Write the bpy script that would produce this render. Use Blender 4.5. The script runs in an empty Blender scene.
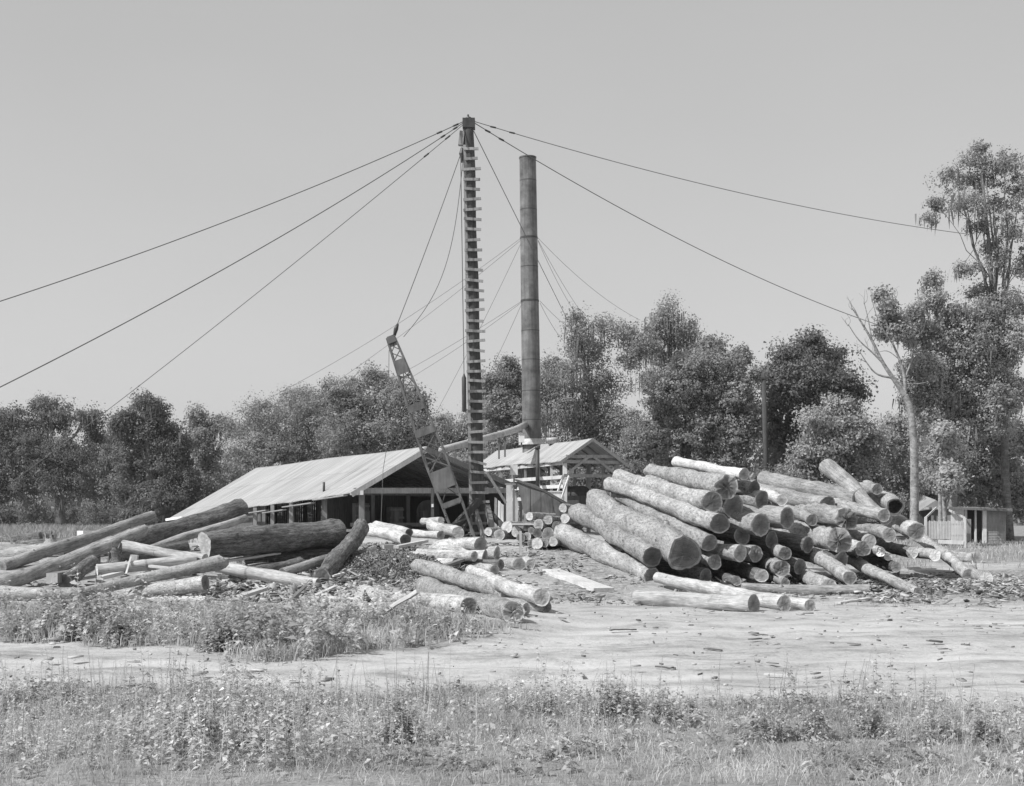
import bpy, math, random
import numpy as np
from mathutils import Vector, Matrix

random.seed(7)
RNG = np.random.default_rng(11)
scene = bpy.context.scene
COL = scene.collection

# ------------------------------------------------------------------ camera model
F, CX, HY, CAMZ = 1300.0, 512.0, 515.0, 2.2
def W(px, py, d):
    return Vector(((px - CX) / F * d, d, CAMZ + (HY - py) / F * d))

def sst(a, b, x):
    t = np.clip((np.asarray(x, float) - a) / (b - a), 0, 1)
    return t * t * (3 - 2 * t)

def ground(x, y):
    x = np.asarray(x, float); y = np.asarray(y, float)
    gl = 1.15 * sst(32.5, 46, y)
    gr = 0.10 * sst(32, 40, y) + 0.55 * sst(42, 74, y) + 0.4 * sst(74, 110, y)
    g = gl * (1 - sst(3.2, 9.5, x)) + gr * sst(3.2, 9.5, x)
    # grassy bank between the road and the timber
    g = g + 0.20 * sst(21.6, 24.0, y) * (1 - sst(28.5, 33, y)) * (1 - sst(-0.8, 1.2, x + 0.5 * np.sin(y * .9)))
    g = g + 0.16 * (1 - sst(14.6, 16.6, y + 0.5 * np.sin(x * .8)))
    b = (0.020 * np.sin(1.9 * x + 0.8 * y) * np.sin(1.1 * y - 0.6 * x) + 0.014 * np.sin(3.7 * x - 1.3 * y + 1.0)
         + 0.012 * np.sin(0.7 * x + 4.1 * y) + 0.05 * np.sin(0.31 * x + 1.3) * np.sin(0.27 * y))
    # heap of bark litter in front of the mill
    g = g + 0.26 * np.exp(-(((x + 4.0) / 1.4) ** 2 + ((y - 39.8) / 2.0) ** 2))
    return g + b * (1 - sst(90, 200, y))

def gz(x, y):
    return float(ground(x, y))

def solve_ground(px, py, lift=0.0, near=9.0, far=160.0):
    """distance at which the line of sight through a point meets the terrain raised by lift"""
    d = np.arange(near, far, 0.05)
    z = CAMZ + (HY - py) / F * d
    gg = ground((px - CX) / F * d, d) + lift
    k = np.nonzero(z <= gg)[0]
    return float(d[k[0]]) if len(k) else far
def solve_ground_r(px, py, rpx):
    d = np.arange(9.0, 160.0, 0.05)
    z = CAMZ + (HY - py) / F * d - rpx * d / F
    k = np.nonzero(z <= ground((px - CX) / F * d, d) - 0.02)[0]
    return float(d[k[0]]) if len(k) else 160.0
def G(px, py, lift=0.0):
    d = solve_ground(px, py, lift)
    return W(px, py, d)

# ------------------------------------------------------------------ materials
def new_mat(name):
    m = bpy.data.materials.new(name); m.use_nodes = True
    nt = m.node_tree; nt.nodes.clear()
    out = nt.nodes.new('ShaderNodeOutputMaterial')
    b = nt.nodes.new('ShaderNodeBsdfPrincipled')
    nt.links.new(b.outputs[0], out.inputs[0])
    b.inputs['Roughness'].default_value = 0.85
    b.inputs['Specular IOR Level'].default_value = 0.25
    return m, nt, b
def nd(nt, t, **kw):
    n = nt.nodes.new(t)
    for k, v in kw.items():
        if k.startswith('i_'):
            n.inputs[k[2:].replace('_', ' ')].default_value = v
        else:
            setattr(n, k, v)
    return n
def g3(v): return (v, v, v, 1)
def ramp(nt, fac, stops):
    r = nt.nodes.new('ShaderNodeValToRGB')
    e = r.color_ramp.elements
    while len(e) < len(stops): e.new(0.5)
    for k, (p, v) in enumerate(stops):
        e[k].position = p; e[k].color = g3(v)
    nt.links.new(fac, r.inputs[0])
    return r.outputs[0]
def coords(nt, kind='Object', scale=(1, 1, 1)):
    tc = nt.nodes.new('ShaderNodeTexCoord'); mp = nt.nodes.new('ShaderNodeMapping')
    mp.inputs['Scale'].default_value = scale
    nt.links.new(tc.outputs[kind], mp.inputs[0])
    return mp.outputs[0]
def noise(nt, vec, scale, detail=4, rough=.6, w=None):
    n = nt.nodes.new('ShaderNodeTexNoise')
    n.inputs['Scale'].default_value = scale; n.inputs['Detail'].default_value = detail; n.inputs['Roughness'].default_value = rough
    nt.links.new(vec, n.inputs['Vector'])
    return n.outputs[0]
def mixc(nt, a, b, fac, mode='MIX'):
    m = nt.nodes.new('ShaderNodeMix'); m.data_type = 'RGBA'; m.blend_type = mode
    for s, v in ((0, fac), (6, a), (7, b)):
        if isinstance(v, (int, float)): m.inputs[s].default_value = v if s == 0 else g3(v)
        else: nt.links.new(v, m.inputs[s])
    return m.outputs[2]
def mth(nt, op, a, b=0.0, c=None):
    m = nt.nodes.new('ShaderNodeMath'); m.operation = op
    for s, v in ((0, a), (1, b)) + (((2, c),) if c is not None else ()):
        if isinstance(v, (int, float)): m.inputs[s].default_value = v
        else: nt.links.new(v, m.inputs[s])
    return m.outputs[0]
def bump(nt, b, h, strength, dist):
    n = nt.nodes.new('ShaderNodeBump'); n.inputs['Strength'].default_value = strength; n.inputs['Distance'].default_value = dist
    nt.links.new(h, n.inputs['Height']); nt.links.new(n.outputs[0], b.inputs['Normal'])
def vary(nt, col, amount=.25):
    oi = nt.nodes.new('ShaderNodeObjectInfo')
    f = mth(nt, 'MULTIPLY_ADD', oi.outputs['Random'], amount, 1 - amount / 2)
    c = nt.nodes.new('ShaderNodeCombineColor')
    for k in range(3): nt.links.new(f, c.inputs[k])
    return mixc(nt, col, c.outputs[0], 1.0, 'MULTIPLY')

def bark_mat(name, lo, mid, hi, peel=None, stretch=.25, scale=9, bs=.6, bd=.03, peel_v=.55):
    m, nt, b = new_mat(name)
    oi = nt.nodes.new('ShaderNodeObjectInfo')
    tc = nt.nodes.new('ShaderNodeTexCoord')
    add = nt.nodes.new('ShaderNodeVectorMath'); add.operation = 'ADD'
    cb = nt.nodes.new('ShaderNodeCombineXYZ')
    r40 = mth(nt, 'MULTIPLY', oi.outputs['Random'], 40.0)
    nt.links.new(r40, cb.inputs[0])
    nt.links.new(tc.outputs['Object'], add.inputs[0]); nt.links.new(cb.outputs[0], add.inputs[1])
    mp = nt.nodes.new('ShaderNodeMapping'); mp.inputs['Scale'].default_value = (stretch, 1, 1)
    nt.links.new(add.outputs[0], mp.inputs[0])
    n1 = noise(nt, mp.outputs[0], scale, 6, .68)
    n2 = noise(nt, add.outputs[0], 1.6, 4, .6)
    n3 = noise(nt, mp.outputs[0], scale * 4, 3, .7)
    c = ramp(nt, n1, ((.3, lo), (.5, mid), (.72, hi)))
    c2 = ramp(nt, n2, ((.3, .68), (.7, 1.2)))
    c = mixc(nt, c, c2, 1.0, 'MULTIPLY')
    c3 = ramp(nt, n3, ((.32, .7), (.62, 1.12)))
    c = mixc(nt, c, c3, 1.0, 'MULTIPLY')
    if peel is not None:
        n4 = noise(nt, mp.outputs[0], 2.2, 5, .62)
        f = ramp(nt, mth(nt, 'ADD', n4, mth(nt, 'MULTIPLY_ADD', oi.outputs['Random'], .22, -.12)), ((peel, 0.0), (peel + .035, 1.0)))
        n5 = noise(nt, mp.outputs[0], 16, 3, .5)
        pc = ramp(nt, n5, ((.3, peel_v * .8), (.7, peel_v * 1.08)))
        c = mixc(nt, c, pc, f)
    mp2 = nt.nodes.new('ShaderNodeMapping'); mp2.inputs['Scale'].default_value = (2.4, .7, .7)
    nt.links.new(add.outputs[0], mp2.inputs[0])
    n6 = noise(nt, mp2.outputs[0], 3.2, 4, .6)
    c = mixc(nt, c, ramp(nt, n6, ((.30, .55), (.37, 1.0))), .8, 'MULTIPLY')
    vk = nt.nodes.new('ShaderNodeTexVoronoi'); vk.inputs['Scale'].default_value = 1.5
    nt.links.new(add.outputs[0], vk.inputs['Vector'])
    c = mixc(nt, c, ramp(nt, vk.outputs['Distance'], ((.05, .35), (.11, 1.0))), .8, 'MULTIPLY')
    c = vary(nt, c, .3)
    nt.links.new(c, b.inputs['Base Color'])
    hh = mth(nt, 'ADD', mth(nt, 'MULTIPLY', n1, 1.0), mth(nt, 'MULTIPLY', n3, .35))
    bump(nt, b, hh, bs, bd)
    return m

M = {}
M['bark'] = bark_mat('rough_bark', .14, .38, .56, peel=.68, stretch=.55, scale=13, bs=1.0, bd=.04)
M['bark_worn'] = bark_mat('worn_bark', .20, .42, .57, peel=.60, stretch=.4, scale=11, bs=.8, bd=.03, peel_v=.55)
M['bark_grey'] = bark_mat('weathered_grey_bark', .17, .36, .50, peel=None, stretch=.12, scale=15, bs=.9, bd=.03)
M['bark_dark'] = bark_mat('furrowed_dark_bark', .05, .19, .36, peel=None, stretch=.16, scale=15, bs=1.0, bd=.07)  # dark tone also carries the shade on logs deep in the piles
M['pale'] = bark_mat('peeled_pale_log', .34, .50, .62, peel=None, stretch=.10, scale=8, bs=.35, bd=.012)
M['tree_bark'] = bark_mat('tree_bark', .09, .17, .26, peel=None, stretch=.3, scale=5, bs=.6, bd=.04)
M['dead_bark'] = bark_mat('dead_tree_bark', .16, .32, .46, peel=None, stretch=.3, scale=5, bs=.5, bd=.03)

def end_mat(name, heart, mid, sap):
    m, nt, b = new_mat(name)
    uv = nt.nodes.new('ShaderNodeUVMap'); uv.uv_map = 'UVMap'
    ln = nt.nodes.new('ShaderNodeVectorMath'); ln.operation = 'LENGTH'
    nt.links.new(uv.outputs[0], ln.inputs[0])
    vec = coords(nt, 'Object')
    n = noise(nt, vec, 3.0, 4)
    rad = mth(nt, 'ADD', ln.outputs['Value'], mth(nt, 'MULTIPLY_ADD', n, .22, -.11))
    c = ramp(nt, rad, ((.15, heart), (.62, mid), (.83, mid * 1.05), (.9, sap), (1.0, sap * .9)))
    rings = mth(nt, 'SINE', mth(nt, 'MULTIPLY', rad, 60.0))
    rr = ramp(nt, mth(nt, 'MULTIPLY_ADD', rings, .5, .5), ((0, .86), (1, 1.05)))
    c = mixc(nt, c, rr, 1.0, 'MULTIPLY')
    # saw marks and checks
    st = noise(nt, coords(nt, 'Object', (1, 2, 26)), 2.0, 3)
    c = mixc(nt, c, ramp(nt, st, ((.35, .78), (.6, 1.08))), 1.0, 'MULTIPLY')
    se = nt.nodes.new('ShaderNodeSeparateXYZ'); nt.links.new(uv.outputs[0], se.inputs[0])
    ang = mth(nt, 'ARCTAN2', se.outputs[1], se.outputs[0])
    oi = nt.nodes.new('ShaderNodeObjectInfo')
    cv = nt.nodes.new('ShaderNodeCombineXYZ'); nt.links.new(mth(nt, 'MULTIPLY', ang, 2.2), cv.inputs[0]); nt.links.new(mth(nt, 'MULTIPLY', oi.outputs['Random'], 90.0), cv.inputs[1]); nt.links.new(mth(nt, 'MULTIPLY', ln.outputs['Value'], .6), cv.inputs[2])
    ck = noise(nt, cv.outputs[0], 2.6, 2)
    c = mixc(nt, c, ramp(nt, ck, ((.30, .45), (.36, 1.0))), .7, 'MULTIPLY')
    blot = noise(nt, vec, 6.0, 5)
    c = mixc(nt, c, ramp(nt, blot, ((.32, .72), (.6, 1.08))), 1.0, 'MULTIPLY')
    c = vary(nt, c, .6)
    nt.links.new(c, b.inputs['Base Color'])
    bump(nt, b, st, .5, .02)
    return m
M['end'] = end_mat('sawn_end', .20, .34, .56)
M['end_dark'] = end_mat('shaded_sawn_end', .11, .18, .34)  # cut wood darkened for ends in shade, stain included
M['end_pale'] = end_mat('sunlit_sawn_end', .52, .64, .72)  # cut wood brightened for ends that catch the sun

def wood_mat(name, lo, hi, scale=(2, 2, 14), bs=.4, boards=0.0):
    m, nt, b = new_mat(name)
    v = coords(nt, 'Object', scale)
    n = noise(nt, v, 1.6, 6, .65); n2 = noise(nt, coords(nt, 'Object'), .9, 4)
    c = ramp(nt, n, ((.3, lo), (.7, hi)))
    c = mixc(nt, c, ramp(nt, n2, ((.3, .75), (.7, 1.15))), 1.0, 'MULTIPLY')
    nt.links.new(vary(nt, c, .2), b.inputs['Base Color'])
    bump(nt, b, n, bs, .012)
    return m
M['wood_grey'] = wood_mat('grey_timber', .22, .38, (14, 14, 1.2))
M['wood_dark'] = wood_mat('dark_timber', .05, .11, (10, 10, 1.0))
M['wood_pale'] = wood_mat('pale_timber', .50, .68, (10, 10, 1.0))
M['wood_mid'] = wood_mat('brown_timber', .14, .24, (10, 10, 1.0))
M['plank_pale'] = wood_mat('pale_plank', .42, .62, (1.2, 12, 12))
M['plank_dark'] = wood_mat('old_plank', .08, .18, (1.2, 12, 12))
M['white_paint'] = wood_mat('worn_white_paint', .62, .80, (6, 6, 1.0))
M['pole'] = wood_mat('tarred_pole', .045, .10, (10, 10, .6))

def metal_mat(name, base, var, rough=.55, seams=None, corr=None, streak=True, met=0.0):
    m, nt, b = new_mat(name)
    v = coords(nt, 'Object', (1, 1, 1))
    n = noise(nt, v, 1.3, 6, .65)
    lo, hi = base * (1 - var), base * (1 + var)
    c = ramp(nt, n, ((.3, lo), (.7, hi)))
    if streak:
        s = noise(nt, coords(nt, 'Object', (5, 5, .25)), 1.4, 5, .6)
        c = mixc(nt, c, ramp(nt, s, ((.32, .68), (.62, 1.12))), 1.0, 'MULTIPLY')
    nt.links.new(c, b.inputs['Base Color'])
    b.inputs['Roughness'].default_value = rough
    b.inputs['Metallic'].default_value = met
    b.inputs['Specular IOR Level'].default_value = .35
    return m
M['stack'] = metal_mat('sooty_sheet_iron', .155, .55, .5)
M['stack_collar'] = metal_mat('galvanised_collar', .5, .15, .5)
M['iron'] = metal_mat('painted_iron', .115, .3, .5)
M['iron_dark'] = metal_mat('black_iron', .06, .3, .5)
M['pipe'] = metal_mat('sheet_metal_pipe', .42, .2, .45)
M['steel_cable'] = metal_mat('steel_cable', .13, .2, .5, streak=False)
M['thin_wire'] = metal_mat('thin_wire', .16, .2, .5, streak=False)

def roof_mat(name, base):
    m, nt, b = new_mat(name)
    uv = nt.nodes.new('ShaderNodeUVMap'); uv.uv_map = 'UVMap'     # metres along ridge / down slope
    sep = nt.nodes.new('ShaderNodeSeparateXYZ'); nt.links.new(uv.outputs[0], sep.inputs[0])
    n = noise(nt, coords(nt, 'Object'), .5, 5, .6)
    c = ramp(nt, n, ((.3, base * .88), (.7, base * 1.06)))
    # sheet lines down the slope and laps across it
    fr = mth(nt, 'FRACT', mth(nt, 'DIVIDE', sep.outputs[1], 1.75))
    seam = ramp(nt, fr, ((0.0, .80), (.03, .84), (.06, 1.0)))
    c = mixc(nt, c, seam, .75, 'MULTIPLY')
    fx = mth(nt, 'FLOOR', mth(nt, 'DIVIDE', sep.outputs[0], .72))
    fy = mth(nt, 'FLOOR', mth(nt, 'DIVIDE', sep.outputs[1], 1.75))
    cb = nt.nodes.new('ShaderNodeCombineXYZ'); nt.links.new(fx, cb.inputs[0]); nt.links.new(fy, cb.inputs[1])
    wn = nt.nodes.new('ShaderNodeTexWhiteNoise'); wn.noise_dimensions = '2D'; nt.links.new(cb.outputs[0], wn.inputs[0])
    c = mixc(nt, c, ramp(nt, wn.outputs[0], ((0, .90), (1, 1.06))), 1.0, 'MULTIPLY')
    st = nt.nodes.new('ShaderNodeMapping'); st.inputs['Scale'].default_value = (3.0, .22, 1); nt.links.new(uv.outputs[0], st.inputs[0])
    s = noise(nt, st.outputs[0], 1.2, 5, .6)
    c = mixc(nt, c, ramp(nt, s, ((.34, .66), (.58, 1.04))), 1.0, 'MULTIPLY')
    nt.links.new(c, b.inputs['Base Color'])
    b.inputs['Roughness'].default_value = .6
    corr = mth(nt, 'SINE', mth(nt, 'MULTIPLY', sep.outputs[0], 2 * math.pi / .09))
    bump(nt, b, corr, .25, .012)
    return m
M['roof'] = roof_mat('galvanised_roof', .40)
M['roof_old'] = roof_mat('old_galvanised_roof', .42)

def leaf_mat(name, lo, hi, trans=.35):
    m = bpy.data.materials.new(name); m.use_nodes = True
    nt = m.node_tree; nt.nodes.clear()
    out = nt.nodes.new('ShaderNodeOutputMaterial')
    geo = nt.nodes.new('ShaderNodeNewGeometry')
    c = ramp(nt, geo.outputs['Random Per Island'], ((0, lo), (1, hi)))
    c = mixc(nt, c, ramp(nt, noise(nt, coords(nt, 'Object'), .55, 3), ((.32, .66), (.68, 1.28))), 1.0, 'MULTIPLY')
    d = nt.nodes.new('ShaderNodeBsdfPrincipled'); d.inputs['Roughness'].default_value = .6; d.inputs['Specular IOR Level'].default_value = .25
    t = nt.nodes.new('ShaderNodeBsdfTranslucent')
    mx = nt.nodes.new('ShaderNodeMixShader'); mx.inputs[0].default_value = trans
    nt.links.new(c, d.inputs['Base Color']); nt.links.new(c, t.inputs[0])
    nt.links.new(d.outputs[0], mx.inputs[1]); nt.links.new(t.outputs[0], mx.inputs[2]); nt.links.new(mx.outputs[0], out.inputs[0])
    return m
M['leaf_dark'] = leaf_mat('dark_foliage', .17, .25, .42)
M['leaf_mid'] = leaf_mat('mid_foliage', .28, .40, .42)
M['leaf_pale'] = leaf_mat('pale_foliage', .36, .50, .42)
M['moss'] = leaf_mat('hanging_moss', .18, .32, .4)
M['grass'] = leaf_mat('dry_grass', .34, .70, .45)
M['weed'] = leaf_mat('weed_leaves', .36, .74, .42)
M['weed_dark'] = leaf_mat('broad_weed_leaves', .28, .62)

# ------------------------------------------------------------------ mesh helpers
def finish(name, verts, faces, mat, parent=None, smooth=False, mats=None, midx=None, uvs=None):
    me = bpy.data.meshes.new(name)
    me.from_pydata([tuple(v) for v in verts], [], faces)
    if mats:
        for m_ in mats: me.materials.append(m_)
        if midx is not None: me.polygons.foreach_set('material_index', midx)
    elif mat: me.materials.append(mat)
    if smooth is True: me.polygons.foreach_set('use_smooth', [True] * len(me.polygons))
    elif smooth: me.polygons.foreach_set('use_smooth', smooth)
    if uvs is not None:
        l = me.uv_layers.new(name='UVMap')
        vi = np.empty(len(me.loops), np.int32); me.loops.foreach_get('vertex_index', vi)
        l.data.foreach_set('uv', np.asarray(uvs, np.float32)[vi].ravel())
    me.update()
    o = bpy.data.objects.new(name, me); COL.objects.link(o)
    if parent is not None: o.parent = parent
    return o
def finish_np(name, V, quads, mat, parent=None):
    """fast path for many quads: V (n,3), quads (m,4)"""
    me = bpy.data.meshes.new(name)
    n, m = len(V), len(quads)
    me.vertices.add(n); me.vertices.foreach_set('co', np.asarray(V, np.float32).ravel())
    me.loops.add(m * 4); me.loops.foreach_set('vertex_index', np.asarray(quads, np.int32).ravel())
    me.polygons.add(m); me.polygons.foreach_set('loop_start', np.arange(0, m * 4, 4, dtype=np.int32))
    try: me.polygons.foreach_set('loop_total', np.full(m, 4, np.int32))
    except Exception: pass
    me.materials.append(mat)
    me.update(calc_edges=True); me.validate()
    o = bpy.data.objects.new(name, me); COL.objects.link(o)
    if parent is not None: o.parent = parent
    return o
def tag(o, label=None, cat=None, group=None, kind=None):
    if label: o['label'] = label
    if cat: o['category'] = cat
    if group: o['group'] = group
    if kind: o['kind'] = kind
    return o
def empty(name, loc, label, cat, group=None, rot=None):
    o = bpy.data.objects.new(name, None); COL.objects.link(o)
    o.location = loc
    if rot is not None: o.rotation_euler = rot
    o.empty_display_size = .2
    return tag(o, label, cat, group)

class MB:
    def __init__(s): s.v = []; s.f = []; s.uv = []
    def box(s, c, size, R=None):
        R = R or Matrix.Identity(3); n = len(s.v)
        for dx in (-.5, .5):
            for dy in (-.5, .5):
                for dz in (-.5, .5):
                    s.v.append(Vector(c) + R @ Vector((dx * size[0], dy * size[1], dz * size[2])))
        s.f += [tuple(n + i for i in q) for q in ((0, 1, 3, 2), (4, 6, 7, 5), (0, 4, 5, 1), (2, 3, 7, 6), (0, 2, 6, 4), (1, 5, 7, 3))]
        return s
    def beam(s, a, b, w, h, up=Vector((0, 0, 1))):
        a, b = Vector(a), Vector(b); x = (b - a)
        L = x.length; x.normalize()
        if abs(x.dot(up)) > .97: up = Vector((0, 1, 0))
        y = up.cross(x).normalized(); z = x.cross(y)
        R = Matrix((x, y, z)).transposed()
        return s.box((a + b) / 2, (L, w, h), R)
    def tube(s, pts, rad, n=8, cap=True):
        pts = [Vector(p) for p in pts]
        if not hasattr(rad, '__len__'): rad = [rad] * len(pts)
        base = len(s.v); u = None
        for i, p in enumerate(pts):
            t = (pts[min(i + 1, len(pts) - 1)] - pts[max(i - 1, 0)]).normalized()
            if u is None:
                u = t.orthogonal().normalized()
            u = (u - t * u.dot(t)).normalized(); w = t.cross(u)
            for k in range(n):
                a = 2 * math.pi * k / n
                s.v.append(p + (u * math.cos(a) + w * math.sin(a)) * rad[i])
        for i in range(len(pts) - 1):
            for k in range(n):
                k2 = (k + 1) % n
                s.f.append((base + i * n + k, base + i * n + k2, base + (i + 1) * n + k2, base + (i + 1) * n + k))
        if cap:
            s.f.append(tuple(base + k for k in reversed(range(n))))
            s.f.append(tuple(base + (len(pts) - 1) * n + k for k in range(n)))
        return s
    def prism(s, poly, off):
        """flat polygon with thickness off (a vector)"""
        n0 = len(s.v); k = len(poly); off = Vector(off)
        s.v += [Vector(p) for p in poly] + [Vector(p) + off for p in poly]
        s.f.append(tuple(n0 + i for i in range(k))); s.f.append(tuple(n0 + k + i for i in reversed(range(k))))
        for i in range(k):
            j = (i + 1) % k
            s.f.append((n0 + j, n0 + i, n0 + k + i, n0 + k + j))
        return s
    def build(s, name, mat, parent=None, smooth=False, local=None):
        v = s.v
        if local is not None: v = [local @ p for p in v]
        o = finish(name, v, s.f, mat, parent, smooth)
        bm_fix(o)
        return o
def bm_fix(o):
    import bmesh
    bm = bmesh.new(); bm.from_mesh(o.data); bmesh.ops.recalc_face_normals(bm, faces=bm.faces); bm.to_mesh(o.data); bm.free()

def at_base(root):
    """moves an Empty's world-built children so that they keep their place"""
    inv = Matrix.Translation(-root.location)
    return inv

# ------------------------------------------------------------------ world, sun, camera
EL, AZ = math.radians(46), math.radians(27)
to_sun = Vector((-math.cos(EL) * math.cos(AZ), -math.cos(EL) * math.sin(AZ), math.sin(EL)))
sun = bpy.data.lights.new('sun', 'SUN'); sun.energy = 3.9; sun.angle = math.radians(.55); sun.color = (1, 1, 1)
so = bpy.data.objects.new('sun', sun); COL.objects.link(so)
so.rotation_euler = to_sun.to_track_quat('Z', 'Y').to_euler()
so.location = (-40, 0, 60)
SKYK = 2.6
wd = bpy.data.worlds.new('World'); scene.world = wd; wd.use_nodes = True
nt = wd.node_tree; nt.nodes.clear()
wo = nt.nodes.new('ShaderNodeOutputWorld'); bg = nt.nodes.new('ShaderNodeBackground')
sky = nt.nodes.new('ShaderNodeTexSky'); sky.sky_type = 'NISHITA'; sky.sun_disc = False
sky.sun_elevation = EL; sky.sun_rotation = math.atan2(to_sun.x, to_sun.y) % (2 * math.pi)
sky.air_density = 1.0; sky.dust_density = 1.2; sky.ozone_density = 1.0
sp = nt.nodes.new('ShaderNodeSeparateColor'); nt.links.new(sky.outputs[0], sp.inputs[0])
# black-and-white film: the sky is recorded mostly by its blue and green light
a1 = mth(nt, 'MULTIPLY', sp.outputs[0], .20); a2 = mth(nt, 'MULTIPLY_ADD', sp.outputs[1], .35, a1); a3 = mth(nt, 'MULTIPLY_ADD', sp.outputs[2], .45, a2)
# the negative's shoulder evens out the bright sky
a3 = mth(nt, 'MULTIPLY', mth(nt, 'POWER', a3, .45), SKYK)
cl = noise(nt, coords(nt, 'Generated', (1.0, 1.0, 2.2)), 2.3, 4, .5)
a3 = mth(nt, 'MULTIPLY', a3, mth(nt, 'MULTIPLY_ADD', cl, .16, .92))
cb = nt.nodes.new('ShaderNodeCombineColor')
for k in range(3): nt.links.new(a3, cb.inputs[k])
nt.links.new(cb.outputs[0], bg.inputs[0]); bg.inputs[1].default_value = .10
nt.links.new(bg.outputs[0], wo.inputs[0])
scene.view_settings.view_transform = 'Standard'
scene.view_settings.look = 'None'; scene.view_settings.exposure = .30; scene.view_settings.gamma = 1
scene.view_settings.use_curve_mapping = False

cam = bpy.data.cameras.new('camera'); co = bpy.data.objects.new('camera', cam); COL.objects.link(co)
co.location = (0, 0, CAMZ); co.rotation_euler = (math.pi / 2, 0, 0)
cam.sensor_width = 36; cam.lens = 36 * F / 1024; cam.shift_y = (HY - 393) / 1024.0
cam.clip_end = 8000; cam.clip_start = .1
scene.camera = co
scene.cycles.max_bounces = 6; scene.cycles.diffuse_bounces = 3; scene.cycles.transmission_bounces = 3; scene.cycles.transparent_max_bounces = 4

# ------------------------------------------------------------------ ground
def wig(x, y):
    return .6 * np.sin(x * 1.7 + y * .4) + .4 * np.sin(x * 3.9 - y * 1.1 + 2) + .25 * np.sin(x * 8.3 + 1.2 * y)
def cover_front(x, y):      # 1 = grass in front of the road
    edge = 15.3 - .05 * (x + 2) - .5 * sst(0, 4, x) + .45 * wig(x, y * .3)
    return 1 - sst(edge - .9, edge + .5, y)
def cover_bank(x, y):
    e1 = 22.5 + .35 * wig(x * .6, 1) - 3.0 * np.exp(-((x + 3.6) / 1.5) ** 2) - .8 * np.exp(-((x + 6.4) / 1.2) ** 2) + .6 * sst(-2, 0, x)
    xr = .1 + .5 * wig(y * .9, 3) + .05 * (y - 26) - 1.7 * sst(23.6, 25.4, y)
    return sst(e1 - .4, e1 + .5, y) * (1 - sst(29.2 - 4.2 * sst(-5.2, -3.2, x), 31.2 - 4.6 * sst(-5.2, -3.2, x), y + .4 * wig(x, 2))) * (1 - sst(xr - .8, xr + .5, x))
def track(x, y):
    yc = 18.6 + .25 * np.sin(x * .35) + .05 * x
    t = 0
    for off in (-.8, .8, 5.2, 6.9): t = t + np.exp(-((y - yc - off - (.12 * x if off > 4 else 0)) / .28) ** 2)
    return np.clip(t * (.7 + .3 * np.sin(x * 1.1 + y)), 0, 1)
def cover_far(x, y):
    return sst(47, 56, y + 1.5 * wig(x * .4, y * .2)) * sst(4, 8, x) + sst(50, 60, y + 2 * wig(x * .3, 1)) * (1 - sst(-16, -11, x)) + sst(75, 90, y) * (1 - sst(4, 8, x)) * sst(-16, -11, x)
def axis(lo, hi, step, tail):
    c = list(np.arange(lo, hi + 1e-6, step))
    return np.array([-t for t in reversed(tail)] + c + list(tail)) if lo < 0 else np.array(c + list(tail))
xs = axis(-34, 34, .34, [38, 45, 55, 70, 90, 130, 200, 350, 700, 1500, 3500])
ys = np.concatenate([[-3500, -900, -200, -40, 0, 4], np.arange(7, 60, .30), np.arange(60, 130, 2.0), [140, 160, 200, 300, 600, 1200, 2500, 5000]])
XX, YY = np.meshgrid(xs, ys)
ZZ = ground(XX, YY) - .028 * track(XX, YY) * (1 - np.clip(cover_front(XX, YY) + cover_bank(XX, YY), 0, 1))
V = np.stack([XX, YY, ZZ], -1).reshape(-1, 3)
nx, ny = len(xs), len(ys)
ii = np.arange(ny - 1)[:, None] * nx + np.arange(nx - 1)[None, :]
Q = np.stack([ii, ii + 1, ii + nx + 1, ii + nx], -1).reshape(-1, 4)
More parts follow.
